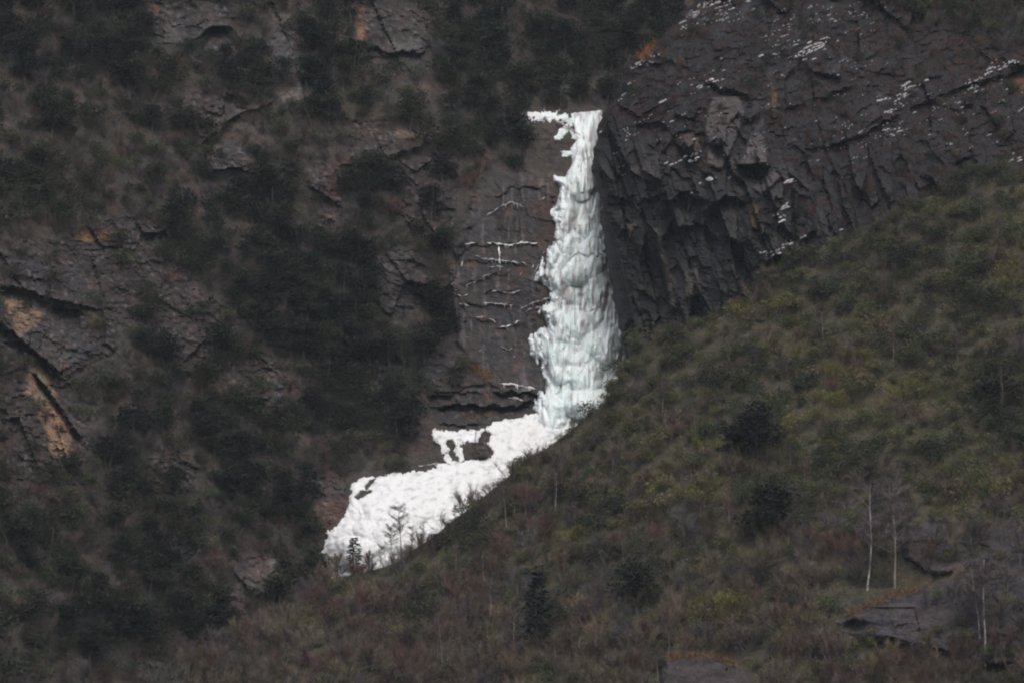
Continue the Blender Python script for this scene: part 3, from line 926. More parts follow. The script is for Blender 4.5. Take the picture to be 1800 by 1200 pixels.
def bush_mesh(name, seed, h=1.0, wide=0.62, n=620, leaf=0.085, up=0.25, blobs=8):
    """leafy bush one unit tall: uneven clumps of leaves on forked stems"""
    rng = np.random.default_rng(seed)
    A = Acc()
    C = np.stack([rng.uniform(-wide, wide, blobs) * 0.75, rng.uniform(-wide, wide, blobs) * 0.75, rng.uniform(0.28, 0.82, blobs)], 1)
    C[:, :2] *= (1.15 - C[:, 2:3] * 0.75)
    Rr = rng.uniform(0.16, 0.30, blobs)
    for c in C:
        p = limb_path(rng, (rng.normal() * 0.05, rng.normal() * 0.05, -0.08), unit(c), np.linalg.norm(c), 0.15)
        A.add(*tube(p, np.linspace(0.022, 0.006, len(p)), 4), 1)
    w = Rr ** 2; pick = rng.choice(blobs, n, p=w / w.sum())
    q = unit(rng.normal(size=(n, 3))); rad = Rr[pick] * rng.uniform(0.35, 1.12, n) ** 0.6
    P = C[pick] + q * rad[:, None] * np.array([1.15, 1.15, 0.85])
    P[:, 2] = np.maximum(P[:, 2], 0.02)
    dirs = q + rng.normal(size=(n, 3)) * 0.6 + np.array([0, 0, up])
    L = leaf * rng.uniform(0.6, 1.5, n)
    A.add(*diamonds(P, dirs, L, L * 0.5, rng), 0)
    return A.mesh(name, [M_LEAF, M_STEM])


def bare_mesh(name, seed, stems=9, n=520, spread=0.55, wid=0.011):
    """leafless shrub one unit tall: a fan of stems ending in fine twigs"""
    rng = np.random.default_rng(seed)
    A = Acc(); pts = []; dr = []
    for i in range(stems):
        a = rng.uniform(0, 2 * math.pi); lean = rng.uniform(0.1, spread)
        d = unit(np.array([math.cos(a) * lean, math.sin(a) * lean, 1.0]))
        L = rng.uniform(0.6, 0.95)
        p = limb_path(rng, (rng.normal() * 0.06, rng.normal() * 0.06, -0.08), d, L, 0.12, 6, 0.03)
        A.add(*tube(p, np.linspace(0.013, 0.004, len(p)), 3), 1)
        k = n // stems
        f = rng.uniform(0.25, 1.0, k) ** 0.7 * (len(p) - 1)
        j = np.minimum(f.astype(int), len(p) - 2)
        pts.append(p[j] + (p[j + 1] - p[j]) * (f - j)[:, None]); dr.append(p[j + 1] - p[j])
    P = np.concatenate(pts); d = unit(np.concatenate(dr))
    n = len(P)
    dirs = d * 0.8 + rng.normal(size=(n, 3)) * 0.5 + np.array([0, 0, 0.25])
    L = rng.uniform(0.12, 0.30, n)
    V, F = twigs(P, dirs, L, np.full(n, wid) * rng.uniform(0.7, 1.4, n), rng)
    A.add(V, F, 0)
    k = rng.choice(n, n, True)
    P2 = P[k] + unit(dirs[k]) * (L[k] * rng.uniform(0.4, 0.9, n))[:, None]
    V, F = twigs(P2, unit(dirs[k]) + rng.normal(size=(n, 3)) * 0.5, rng.uniform(0.07, 0.18, n), np.full(n, wid * 0.8), rng)
    A.add(V, F, 0)
    return A.mesh(name, [M_TWIG, M_STEM])


def conifer_parts(seed, levels=17, wide=0.2, droop=0.3):
    rng = np.random.default_rng(seed)
    p = np.stack([np.cumsum(rng.normal(size=8) * 0.004), np.cumsum(rng.normal(size=8) * 0.004), np.linspace(-0.05, 0.98, 8)], 1)
    T = Acc(); T.add(*tube(p, np.linspace(0.018, 0.003, 8), 6), 0)
    P = []; dd = []; LL = []
    for z in np.linspace(0.12, 0.97, levels):
        r = wide * (1 - z) ** 0.8 * rng.uniform(0.75, 1.2) + 0.015
        for b in range(rng.integers(6, 10)):
            a = rng.uniform(0, 2 * math.pi); rr = r * rng.uniform(0.6, 1.15)
            out = np.array([math.cos(a), math.sin(a), -droop * rng.uniform(0.3, 1.3)])
            m = 7
            s = rng.uniform(0.15, 1.0, m)
            pos = np.array([0, 0, z]) + out * (rr * s)[:, None] + rng.normal(size=(m, 3)) * 0.008
            P.append(pos); side = np.cross(out, [0, 0, 1])
            dd.append(out + side * rng.choice([-1, 1], m)[:, None] * rng.uniform(0.2, 0.9, m)[:, None] + rng.normal(size=(m, 3)) * 0.15)
            LL.append(0.05 * rng.uniform(0.7, 1.3, m))
    P = np.concatenate(P); L = np.concatenate(LL)
    C = Acc(); C.add(*diamonds(P, np.concatenate(dd), L, L * 0.55, rng), 0)
    return T.mesh('trunk', [M_STEM], True), C.mesh('crown', [M_LEAF])


def pine_parts(seed, blobs=11):
    """broad evergreen tree one unit tall with flattened layered clumps of needles"""
    rng = np.random.default_rng(seed)
    p = limb_path(rng, (0, 0, -0.05), (0.05, 0, 1), 0.95, 0.08, 8, 0.15)
    T = Acc(); T.add(*tube(p, np.linspace(0.028, 0.006, 8), 6), 0)
    Vs = []; dd = []
    for i in range(blobs):
        z = rng.uniform(0.3, 0.97); a = rng.uniform(0, 2 * math.pi); r = 0.34 * (1.05 - z) ** 0.6 * rng.uniform(0.3, 1.0)
        c = np.array([math.cos(a) * r, math.sin(a) * r, z])
        T.add(*tube(limb_path(rng, p[int(min(z, 0.9) * 6.5)], unit(c - p[int(min(z, 0.9) * 6.5)] + 1e-3), r, 0.1, 4), np.linspace(0.009, 0.003, 4), 3), 0)
        m = 90
        q = unit(rng.normal(size=(m, 3))); R0 = rng.uniform(0.09, 0.16)
        Vs.append(c + q * (R0 * rng.uniform(0.4, 1.1, m))[:, None] * np.array([1.4, 1.4, 0.55])); dd.append(q + rng.normal(size=(m, 3)) * 0.5 + np.array([0, 0, 0.1]))
    P = np.concatenate(Vs); L = 0.055 * rng.uniform(0.6, 1.4, len(P))
    C = Acc(); C.add(*diamonds(P, np.concatenate(dd), L, L * 0.5, rng), 0)
    return T.mesh('trunk', [M_STEM], True), C.mesh('crown', [M_LEAF])


def birch_parts(seed, crown_from=0.55, wide=0.16, bend=0.03, n=2600, bark=None, tw=0.003):
    rng = np.random.default_rng(seed)
    p = limb_path(rng, (0, 0, -0.03), (rng.normal() * 0.03, rng.normal() * 0.03, 1), 1.0, bend, 10, 0.05)
    T = Acc(); T.add(*tube(p, np.linspace(0.0080, 0.0022, 10), 6), 0)
    B = Acc(); pts = []; dr = []
    for i in range(26):
        a0 = rng.uniform(0.5, 1.6)
        f = rng.uniform(crown_from * 0.75, 0.97) * 9
        j = int(f); q = p[j] + (p[min(j + 1, 9)] - p[j]) * (f - j)
        a = rng.uniform(0, 2 * math.pi)
        L = wide * 1.25 * (1.15 - f / 9.5) ** 0.5 * rng.uniform(0.6, 1.3) + 0.04
        b = limb_path(rng, q, unit(np.array([math.cos(a), math.sin(a), a0])), L, 0.22, 5, 0.06)
        B.add(*tube(b, np.linspace(0.0032, 0.001, 5), 3), 0)
        k = n // 26
        g = rng.uniform(0.2, 1, k) * 3.99; jj = g.astype(int)
        pts.append(b[jj] + (b[jj + 1] - b[jj]) * (g - jj)[:, None]); dr.append(b[jj + 1] - b[jj])
    P = np.concatenate(pts); d = unit(np.concatenate(dr)); m = len(P)
    B.add(*twigs(P, d + rng.normal(size=(m, 3)) * 0.9, rng.uniform(0.025, 0.08, m), np.full(m, tw), rng), 0)
    return T.mesh('trunk', [bark or M_BIRCH], True), B.mesh('crown', [M_TWIG])


BUSH = [bush_mesh('bush', 500 + i, wide=[0.6, 0.75, 0.5, 0.7, 0.85, 0.55][i], n=[620, 700, 560, 640, 720, 600][i], blobs=[8, 10, 7, 9, 11, 8][i]) for i in range(6)]
BARE = [bare_mesh('bare_shrub', 520 + i, stems=[9, 11, 7, 13, 10][i], spread=[0.55, 0.8, 0.4, 0.7, 0.95][i]) for i in range(5)]
CONI = [conifer_parts(540 + i, wide=[0.2, 0.24, 0.17, 0.27][i]) for i in range(4)]
PINE = [pine_parts(560 + i, [11, 13, 9, 12, 14][i]) for i in range(5)]
DENS = [pine_parts(575 + i, 26) for i in range(2)]
BIRC = [birch_parts(580 + i, [0.55, 0.45, 0.6, 0.4][i], [0.16, 0.2, 0.13, 0.22][i]) for i in range(4)]
SAPL = [birch_parts(590 + i, [0.5, 0.4, 0.55, 0.35][i], [0.18, 0.22, 0.15, 0.24][i], bark=M_SAPL, tw=0.0026) for i in range(4)]
THIC = [birch_parts(596 + i, [0.35, 0.3, 0.4, 0.3][i], [0.2, 0.24, 0.18, 0.24][i], bark=M_THICK, n=2200) for i in range(4)]

DARK = [  # dense dark evergreen patches on the cliff: x, y, radius x, radius y
    (180, 60, 90, 80), (240, 130, 60, 50), (570, 60, 75, 90), (545, 190, 30, 60), (30, 40, 60, 70), (440, 120, 70, 40), (250, 190, 40, 40), (90, 130, 60, 30),
    (830, 60, 100, 90), (940, 110, 130, 90), (1050, 60, 80, 120), (860, 200, 90, 60), (920, 260, 70, 45), (790, 260, 50, 60), (1090, 20, 110, 60),
    (330, 420, 70, 70), (440, 330, 90, 60), (480, 480, 80, 90), (640, 330, 60, 50), (560, 560, 110, 80), (650, 660, 110, 80), (500, 560, 60, 60), (380, 620, 40, 50),
    (280, 590, 40, 60), (590, 720, 90, 60), (430, 760, 80, 60), (270, 730, 60, 50), (640, 500, 50, 60), (220, 830, 50, 50), (430, 880, 60, 60), (260, 980, 70, 50), (180, 1100, 80, 60),
    (60, 960, 60, 50), (330, 1090, 60, 50), (760, 560, 40, 60), (780, 400, 40, 60), (30, 330, 60, 40), (610, 430, 60, 40), (700, 740, 60, 30), (520, 900, 40, 50),
]


def dark_field(px, py):
    m = np.zeros(np.shape(px))
    for x, y, a, b in DARK:
        m = np.maximum(m, np.clip(1.25 - np.sqrt(((px - x) / a) ** 2 + ((py - y) / b) ** 2), 0, 1))
    return np.clip(m * 1.6 + 0.5 * fbm(px / 40.0, py / 30.0, 3, 95), 0, 1)


FGREEN = [(1330, 690, 100, 60), (1480, 500, 130, 50), (1150, 640, 90, 40), (1330, 770, 55, 45), (1640, 460, 120, 60), (1380, 480, 80, 40), (1030, 900, 70, 50), (1080, 1000, 70, 40), (830, 950, 60, 40),
          (950, 1080, 50, 70), (1130, 1040, 60, 50), (1380, 900, 70, 60), (1720, 560, 60, 50), (1780, 680, 50, 60), (1600, 620, 60, 40), (1440, 380, 60, 30), (1660, 330, 100, 40), (760, 1090, 60, 40), (620, 1010, 60, 40),
          (1500, 830, 60, 40), (1760, 760, 60, 60)]
FYEL = [(1440, 720, 80, 60), (1560, 600, 70, 40), (1490, 660, 70, 40), (1700, 500, 80, 40), (1260, 830, 60, 40), (1150, 900, 60, 40), (1010, 940, 50, 30), (1600, 720, 70, 40), (1700, 880, 60, 30), (720, 1110, 50, 30), (1260, 1080, 70, 40), (1790, 860, 40, 60),
        (1180, 780, 60, 40), (1340, 560, 60, 30), (1400, 620, 60, 30)]


def blob_field(px, py, L, seed):
    m = np.zeros(np.shape(px))
    for x, y, a, b in L:
        m = np.maximum(m, np.clip(1.3 - np.sqrt(((px - x) / a) ** 2 + ((py - y) / b) ** 2), 0, 1))
    return np.clip(m * 1.4 + 0.5 * fbm(px / 45.0, py / 30.0, 3, seed), 0, 1)


def zone(px, py, w):
    if w == 0:
        if py < 390 and px < 250: return 'in the upper left corner'
        if py < 390 and px < 480: return 'around the dark rock arch at top left'
        if py < 390 and px < 620: return 'beside the pale rock column at top left'
        if py < 330 and px < 770: return 'around the orange-stained crag at the top'
        if py < 330 and px < 940: return 'in dark woods left of the waterfall head'
        if py < 330: return 'in dark woods straight above the waterfall head'
        if px < 330 and py < 640: return 'among the brown ledges at the left edge'
        if px < 330 and py < 880: return 'below the ochre face at the left edge'
        if py < 770 and px > 620: return 'close left of the icy rock wall'
        if py < 580: return 'on the middle of the left cliff'
        if py < 770: return 'around the pale rock pillar'
        if px < 250: return 'at the lower left edge'
        if px > 500: return 'beside the left rim of the snow apron'
        return 'around the grey rock face at lower left'
    if w == 1:
        return 'on the dark buttress right of the waterfall' if px < 1500 else 'above the buttress in the upper right corner'
    if px < 560: return 'at the bottom left below the grey face'
    if px < 900: return 'on the slope just below the snow apron'
    if py < 640 and px < 1500: return 'along the slope under the dark buttress'
    if py < 520: return 'high on the open slope at the right'
    if py < 800: return 'on the open slope at the right edge' if px > 1450 else 'around the very dark round evergreen'
    if px < 1120: return 'around the dark bluish conifer'
    if py < 1000 and px < 1440: return 'between the round evergreen and the bottom boulder'
    if px < 1400: return 'beside the grassy bottom boulder'
    return 'around the birches at the lower right'


def put(me, name, px, py, d, h, col, label, cat, group, wide=1.0, sink=0.0):
    o = link(name, me)
    o.location = at(px, py, d) - np.array([0, 0, sink])
    o.rotation_euler = (random.uniform(-0.12, 0.12), random.uniform(-0.12, 0.12), random.uniform(0, 6.28))
    o.scale = (h * wide, h * wide, h)
    o.color = (*col, 1)
    tag(o, label, cat, group)
    return o


def put_tree(parts, name, px, py, d, h, col, label, cat, group=None, wide=1.0, rot=None, tilt=(0, 0)):
    r = link(name, None)
    r.empty_display_size = 0.3
    r.location = at(px, py, d)
    r.rotation_euler = (tilt[0], tilt[1], random.uniform(0, 6.28) if rot is None else rot)
    r.scale = (h * wide, h * wide, h)
    tag(r, label, cat, group)
    t = link('trunk', parts[0], r); c = link('crown', parts[1], r)
    t.color = (*col, 1); c.color = (*col, 1)
    return r


def jit(c, v=0.28):
    k = random.uniform(1 - v, 1 + v)
    return tuple(max(0.005, x * k * random.uniform(0.93, 1.07)) for x in c)


def scatter(x0, x1, y0, y1, step, seed):
    rng = np.random.default_rng(seed)
    X, Y = np.meshgrid(np.arange(x0, x1, step), np.arange(y0, y1, step * 0.8))
    X = X + (np.arange(X.shape[0]) % 2)[:, None] * step * 0.5
    X = X + rng.uniform(-0.45, 0.45, X.shape) * step; Y = Y + rng.uniform(-0.4, 0.4, Y.shape) * step
    return X.ravel(), Y.ravel(), rng


EVER = (0.019, 0.025, 0.022); EVER2 = (0.036, 0.044, 0.031); OLIVE = (0.104, 0.106, 0.054); YEL = (0.150, 0.142, 0.052); GREEN = (0.070, 0.082, 0.046)
BROWN = (0.098, 0.082, 0.070); PURP = (0.102, 0.092, 0.093); RED = (0.105, 0.068, 0.058); TAN = (0.140, 0.116, 0.084); MOSS = (0.054, 0.060, 0.042)

plants = []   # (kind, px, py, w, height, colour)
# cliff woods and scrub
X, Y, rng = scatter(-190, 1240, -110, 1260, 27, 600)
w = front(X, Y)
ice = ice_mask(X, Y) ; rk = rock_mask(X, Y); dk = dark_field(X, Y)
seep = sdpoly(X, Y, ROCKS[18][0]); capm = np.maximum.reduce([sdpoly(X, Y, c) for c in CAPS])
brown = fbm(X / 80.0, Y / 60.0, 3, 97)
for i in range(len(X)):
    if w[i] != 0 or ice[i] > -14 or seep[i] > -10 or capm[i] > -10: continue
    if 925 < X[i] < 1060 and 185 < Y[i] < 330: continue
    if 735 < X[i] < 900 and 690 < Y[i] < 815: continue
    if rk[i] > 0.5 and rng.random() > 0.22: continue
    u = rng.random()
    big = 0.7 + 0.6 * rng.random()
    if dk[i] > 0.45:
        if u < 0.55: plants.append(('evergreen_tree', X[i], Y[i] + 18, 0, 3.7 * big, EVER if rng.random() < 0.65 else EVER2))
        elif u < 0.9: plants.append(('evergreen_bush', X[i], Y[i] + 10, 0, 2.9 * big, EVER2))
        else: plants.append(('bare_shrub', X[i], Y[i] + 10, 0, 2.8 * big, PURP))
    else:
        if u < 0.42: plants.append(('evergreen_bush', X[i], Y[i] + 10, 0, 2.1 * big, (EVER2, MOSS, GREEN, MOSS)[rng.integers(4)]))
        elif u < 0.50: plants.append(('evergreen_tree', X[i], Y[i] + 15, 0, 3.8 * big, EVER2))
        else: plants.append(('bare_shrub', X[i], Y[i] + 10, 0, (1.6 if rk[i] > 0.5 else 2.5) * big, (PURP, BROWN, RED, TAN)[min(3, int(rng.random() * 2.2 + (0.8 if brown[i] > 0.25 else 0)))]))
# scrub on the buttress and the bank above it
X, Y, rng = scatter(1060, 2020, -90, 480, 20, 610)
w = front(X, Y)
for i in range(len(X)):
    if w[i] != 1: continue
    x, y = X[i], Y[i]
    bank = float(sm(-15, 25, (x - 1470) * 0.30 - y + 20 * noise(np.array(x / 60), np.array(y / 60), 5)))
    top = sm(260, 120, y - 0.05 * (x - 1200)) * 0.55
    mid = 0.25 if (y > 250 and x > 1380) else 0.0
    low = 0.08 if y < 330 else 0
    if x > 1400 and y > 110 and x + 0.8 * y > 1560: mid = 0.3
    if rng.random() > max(bank, top, mid, low): continue
    if x - butt_edge(y) < 12: continue
    u = rng.random(); big = 0.7 + 0.6 * rng.random()
    if bank > 0.5:
        if u < 0.5: plants.append(('bank_bush', x, y + 8, 1, 2.5 * big, (EVER2, GREEN, EVER2)[rng.integers(3)]))
        else: plants.append(('bank_shrub', x, y + 8, 1, 2.8 * big, (BROWN, PURP, RED)[rng.integers(3)]))
    else:
        if u < 0.25: plants.append(('bank_bush', x, y + 6, 1, 1.3 * big, EVER2))
        else: plants.append(('bank_shrub', x, y + 6, 1, 1.5 * big, (RED, BROWN, RED, PURP)[rng.integers(4)]))
# near slope
X, Y, rng = scatter(60, 2020, 200, 1360, 27, 620)
w = front(X, Y)
fg = blob_field(X, Y, FGREEN, 98); fy = blob_field(X, Y, FYEL, 99); u0 = rng.random(len(X))
for i in range(len(X)):
    if w[i] != 2: continue
    x, y = X[i], Y[i]
    if (1470 < x < 1600 and 1040 < y < 1130) or (1160 < x < 1330 and 1150 < y < 1260): continue
    if x > 1560 and 930 < y < 1150 and u0[i] > 0.3: continue
    u = rng.random(); big = 0.7 + 0.65 * rng.random()
    low = sm(780, 1050, y + 0.15 * (1300 - x))
    if fg[i] > 0.55 and u < 0.7:
        plants.append(('leafy_bush', x, y, 2, 2.3 * big, (EVER2, MOSS, GREEN)[rng.integers(3)]))
    elif fy[i] > 0.5 and u < 0.8:
        plants.append(('leafy_bush' if u < 0.45 else 'slope_shrub', x, y, 2, 2.4 * big, (YEL, OLIVE, TAN)[rng.integers(3)]))
    elif u < 0.93 - 0.55 * low:
        plants.append(('leafy_bush', x, y, 2, 1.75 * big, (OLIVE, GREEN, OLIVE, MOSS, OLIVE)[rng.integers(5)]))
    else:
        plants.append(('slope_shrub', x, y, 2, (2.7 + 0.8 * low) * big, (BROWN, PURP, BROWN, TAN, TAN, RED if low > 0.6 else TAN)[rng.integers(6)]))

P = np.array([(p[1], p[2]) for p in plants]); Wm = np.array([p[3] for p in plants])
Dp = mass_d(P[:, 0], P[:, 1], Wm)
HUE = {MOSS: 'dull green', EVER: 'dark green', EVER2: 'dark green', OLIVE: 'olive', YEL: 'yellowish', GREEN: 'mid green', BROWN: 'brown', PURP: 'grey-purple', RED: 'reddish', TAN: 'tan'}
KIND = {'evergreen_tree': ('layered evergreen tree', 'tree'), 'evergreen_bush': ('leafy bush', 'bush'), 'bare_shrub': ('leafless shrub', 'shrub'),
        'bank_bush': ('leafy bush', 'bush'), 'bank_shrub': ('leafless shrub', 'shrub'),
        'leafy_bush': ('leafy bush', 'bush'), 'slope_shrub': ('leafless twiggy shrub', 'shrub')}
by = {}
for i, p in enumerate(plants):
    by.setdefault(p[0], []).append(i)
rest = []
for k, idx in by.items():
    # the 290 that show largest stand singly, the others join the undergrowth
    idx.sort(key=lambda i: -(plants[i][4] / Dp[i]) * (1 if 10 < P[i, 0] < 1790 and 15 < P[i, 1] < 1200 else 0.2))
    for j, i in enumerate(idx):
        kind, x, y, wv, h, c = plants[i]
        if j >= 290:
            rest.append(i); continue
        lb, cat = KIND[kind]
        z = zone(x, y, wv)
        size = {True: 'tall ', False: ''}[h > 3.2] if cat != 'tree' else {True: 'tall ', False: ''}[h > 3.9]
        size = 'low ' if cat != 'tree' and h < 2.0 else size
        label = size + HUE[c] + ' ' + lb + ' ' + z
        grp = {'tree': 'trees ', 'bush': 'bushes ', 'shrub': 'shrubs '}[cat] + z
        if kind == 'evergreen_tree':
            put_tree(random.choice(PINE), kind, x, y, Dp[i], h, jit(c), label, cat, 'evergreen ' + grp, wide=random.uniform(1.1, 1.8))
        elif kind in ('evergreen_bush', 'leafy_bush', 'bank_bush'):
            put(random.choice(BUSH), kind, x, y, Dp[i], h, jit(c), label, cat, 'leafy ' + grp, wide=random.uniform(0.9, 1.4))
        else:
            put(random.choice(BARE), kind, x, y, Dp[i], h, jit(c), label, cat, 'leafless ' + grp, wide=random.uniform(0.8, 1.2))
print('plants', {k: len(v) for k, v in by.items()}, 'rest', len(rest))


# ------------------------------------------------------------------ undergrowth: small leaves, twigs and grass nobody could count
def cover(name, px, py, wv, h, cols, seed, leafy=0.5, per=9):
    rng = np.random.default_rng(seed)
    d = mass_d(px, py, wv)
    B = at(px, py, d)
    n = len(px)
    k = np.repeat(np.arange(n), per)
    m = len(k)
    hh = h[k]
    off = rng.normal(size=(m, 3)) * np.array([0.42, 0.42, 0.0]) * hh[:, None]
    isleaf = rng.random(n)[k] < leafy
    zz = rng.uniform(0.0, 0.8, m) * hh * np.where(isleaf, 1, 0.25)
    P0 = B[k] + off + np.stack([np.zeros(m), np.zeros(m), zz], 1)
    dirs = rng.normal(size=(m, 3)) * np.where(isleaf, 0.8, 0.32)[:, None] + np.array([0, -0.1, 0.6])
    L = np.where(isleaf, np.minimum(hh * rng.uniform(0.25, 0.5, m), rng.uniform(0.2, 0.36, m)), hh * rng.uniform(0.6, 1.1, m))
    Wd = np.where(isleaf, L * 0.5, 0.035)
    V, F = diamonds(P0, dirs, L, Wd, rng)
    c = np.repeat(cols[k] * rng.uniform(0.65, 1.35, (m, 1)), 4, 0)
    me = mesh_np(name, V, [F], [M_COVER], col=c)
    return tag(link(name, me), kind='stuff')


X, Y, rng = scatter(-180, 1240, -100, 1250, 10.5, 640)
w = front(X, Y)
keep = (w == 0) & (ice_mask(X, Y) < -7) & (sdpoly(X, Y, ROCKS[18][0]) < -2) & (np.maximum.reduce([sdpoly(X, Y, c) for c in CAPS]) < -4)
rk = rock_mask(X, Y)
keep &= (rng.random(len(X)) < 1 - 0.5 * rk)
keep &= ~((X > 925) & (X < 1060) & (Y > 185) & (Y < 330) & (rng.random(len(X)) < 0.8)) & ~((X > 830) & (X < 865) & (Y > 750) & (Y < 810))
X, Y = X[keep], Y[keep]
dk = dark_field(X, Y)[:, None]
PALC = np.array([BROWN, PURP, MOSS, EVER2, MOSS, PURP])
pick = PALC[(np.clip(0.5 + 0.9 * fbm(X / 50.0, Y / 40.0, 3, 101) + rng.normal(size=len(X)) * 0.2, 0, 0.999) * 6).astype(int)]
cc = pick * (1 - dk) + np.array(EVER) * dk
cover('undergrowth', X, Y, np.zeros(len(X), int), rng.uniform(0.5, 1.3, len(X)), cc, 641, leafy=0.45)

X, Y, rng = scatter(1060, 2000, -80, 560, 7.0, 650)
w = front(X, Y)
bank = sm(-15, 25, (X - 1470) * 0.30 - Y + 20 * fbm(X / 60.0, Y / 60.0, 2, 5))
pr = np.maximum(bank * 0.9, np.where(Y - 0.16 * (X - 1200) < 265, 0.95 * sm(-0.45, 0.05, fbm(X / 45.0, Y / 45.0, 3, 28)), 0.05))
pr = np.where((Y > 230) & (X > 1400), np.maximum(pr, 0.6), pr)
slab = np.maximum.reduce([sdpoly(X, Y, p) for p, h, c in SLABS])
keep = (w == 1) & (rng.random(len(X)) < pr) & (slab < 0)
X, Y = X[keep], Y[keep]
PALB = np.array([(0.095, 0.048, 0.038), (0.075, 0.058, 0.046), (0.03, 0.026, 0.027), (0.12, 0.045, 0.032), (0.036, 0.041, 0.030), (0.020, 0.023, 0.020)])
cc = 0.72 * PALB[(np.clip(0.5 + 0.7 * fbm(X / 34.0, Y / 26.0, 3, 108) + rng.normal(size=len(X)) * 0.22, 0, 0.999) * 6).astype(int)]
cover('heath', X, Y, np.ones(len(X), int), rng.uniform(0.45, 1.15, len(X)), cc, 651, leafy=0.5, per=10)

X, Y, rng = scatter(60, 2010, 200, 1340, 11, 660)
w = front(X, Y)
osd = np.maximum.reduce([sdpoly(X, Y, o[0]) for o in OUTC])
keep = (w == 2) & ((osd < -3) | (rng.random(len(X)) < 0.3))
X, Y = X[keep], Y[keep]
fg = blob_field(X, Y, FGREEN, 98)[:, None]; fy = blob_field(X, Y, FYEL, 99)[:, None]
PALF = np.array([BROWN, PURP, OLIVE, GREEN, OLIVE, BROWN])
lowf = sm(780, 1050, Y + 0.15 * (1300 - X))[:, None]
pick = PALF[(np.clip(0.45 + 0.8 * fbm(X / 60.0, Y / 36.0, 3, 103) + rng.normal(size=len(X)) * 0.22, 0, 0.999) * 6).astype(int)]
pick = pick * (0.2 + 0.65 * lowf) + np.array(OLIVE) * (0.8 - 0.65 * lowf)
cc = pick * (1 - fy) + np.array(YEL) * fy
cc = cc * (1 - 0.5 * fg) + np.array(GREEN) * 0.5 * fg
cover('brush', X, Y, np.full(len(X), 2), rng.uniform(0.6, 1.5, len(X)), cc, 661, leafy=0.45, per=10)

# plants past the limit, one mass
def merge(name, idx):
    data = {}
    V = []; F3 = []; F4 = []; M3 = []; M4 = []; C = []; off = 0
    for i in idx:
        kind, x, y, wv, h, c = plants[i]
        me = random.choice(BUSH if 'bush' in kind or 'tree' in kind else BARE)
        if me.name not in data:
            co = np.empty(len(me.vertices) * 3, np.float32); me.vertices.foreach_get('co', co)
            vi = np.empty(len(me.loops), np.int32); me.loops.foreach_get('vertex_index', vi)
            ls = np.empty(len(me.polygons), np.int32); me.polygons.foreach_get('loop_start', ls)
            lt = np.empty(len(me.polygons), np.int32); me.polygons.foreach_get('loop_total', lt)
            mi = np.empty(len(me.polygons), np.int32); me.polygons.foreach_get('material_index', mi)
            q = [(vi[ls[lt == n][:, None] + np.arange(n)], mi[lt == n]) for n in (3, 4)]
            data[me.name] = (co.reshape(-1, 3), q)
        co, q = data[me.name]
        a = random.uniform(0, 6.28); wd = random.uniform(0.9, 1.35)
        Rm = np.array([[math.cos(a), -math.sin(a), 0], [math.sin(a), math.cos(a), 0], [0, 0, 1]])
        V.append((co * np.array([h * wd, h * wd, h])) @ Rm.T + at(x, y, Dp[i]))
        C.append(np.tile(np.array(jit(c)), (len(co), 1)))
        if len(q[0][0]): F3.append(q[0][0] + off); M3.append(q[0][1])
        if len(q[1][0]): F4.append(q[1][0] + off); M4.append(q[1][1])
        off += len(co)
    Fs = []; Ms = []
    if F3: Fs.append(np.concatenate(F3)); Ms.append(np.concatenate(M3))
    if F4: Fs.append(np.concatenate(F4)); Ms.append(np.concatenate(M4))
    me = mesh_np(name, np.concatenate(V), Fs, [M_COVER, M_STEM], np.concatenate(Ms), col=np.concatenate(C))
    return tag(link(name, me), kind='stuff')


if rest:
    merge('scrub', rest)


# ------------------------------------------------------------------ single trees one can tell apart
def dfore(px, py):
    return float(fore_top(np.array([px], float), np.array([py], float))[0])


def dcl(px, py):
    return float(cliff_d(np.array([px], float), np.array([py], float))[0])


def tree(parts, name, px, py, hpx, col, label, cat='tree', wide=1.0, d=None, group=None, tilt=(0, 0), rot=None):
    d = dfore(px, py) if d is None else d
    h = hpx * K * d / math.cos(PITCH)
    return put_tree(parts, name, px, py, d, h, col, label, cat, group, wide, rot, tilt)


tree(CONI[1], 'conifer', 622, 1010, 66, (0.034, 0.044, 0.038), 'dark spiky conifer standing against the bottom of the snow apron', wide=1.6)
tree(CONI[0], 'conifer', 945, 1135, 130, (0.020, 0.027, 0.026), 'dark bluish conifer low in the middle of the near slope', wide=1.35)
tree(DENS[0], 'evergreen_tree', 1325, 815, 104, (0.014, 0.017, 0.017), 'round very dark evergreen tree in the middle of the near slope', wide=1.3)
tree(DENS[1], 'evergreen_tree', 1291, 818, 70, (0.016, 0.019, 0.018), 'lower dark evergreen at left foot of the round dark one', wide=1.4)
tree(DENS[1], 'evergreen_tree', 1360, 950, 100, (0.026, 0.032, 0.024), 'dark green tree right of centre below the yellow bushes', wide=1.5)
tree(PINE[2], 'evergreen_tree', 1760, 730, 95, (0.024, 0.028, 0.025), 'dark evergreen tree at the right edge of the slope', wide=1.5)
tree(PINE[4], 'evergreen_tree', 1120, 1080, 95, (0.024, 0.030, 0.025), 'dark evergreen tree right of the bluish conifer', wide=1.4)
tree(BIRC[0], 'birch_tree', 1524, 1036, 190, (0.15, 0.125, 0.135), 'left of two upright white-trunked birches above the mossy ledge', wide=1.35, group='birches at the lower right')
tree(SAPL[1], 'birch_tree', 1573, 1032, 185, (0.15, 0.125, 0.135), 'right and fainter of two upright birches above the mossy ledge', wide=1.3, group='birches at the lower right')
tree(BIRC[2], 'birch_tree', 1732, 1165, 185, (0.12, 0.10, 0.105), 'brightest leaning white birch at the lower right corner', wide=1.5, tilt=(0.0, 0.09), rot=0.3, group='birches at the lower right')
tree(BIRC[3], 'birch_tree', 1722, 1120, 120, (0.12, 0.10, 0.105), 'thin short birch just left of the leaning white birch', wide=1.4, group='birches at the lower right')
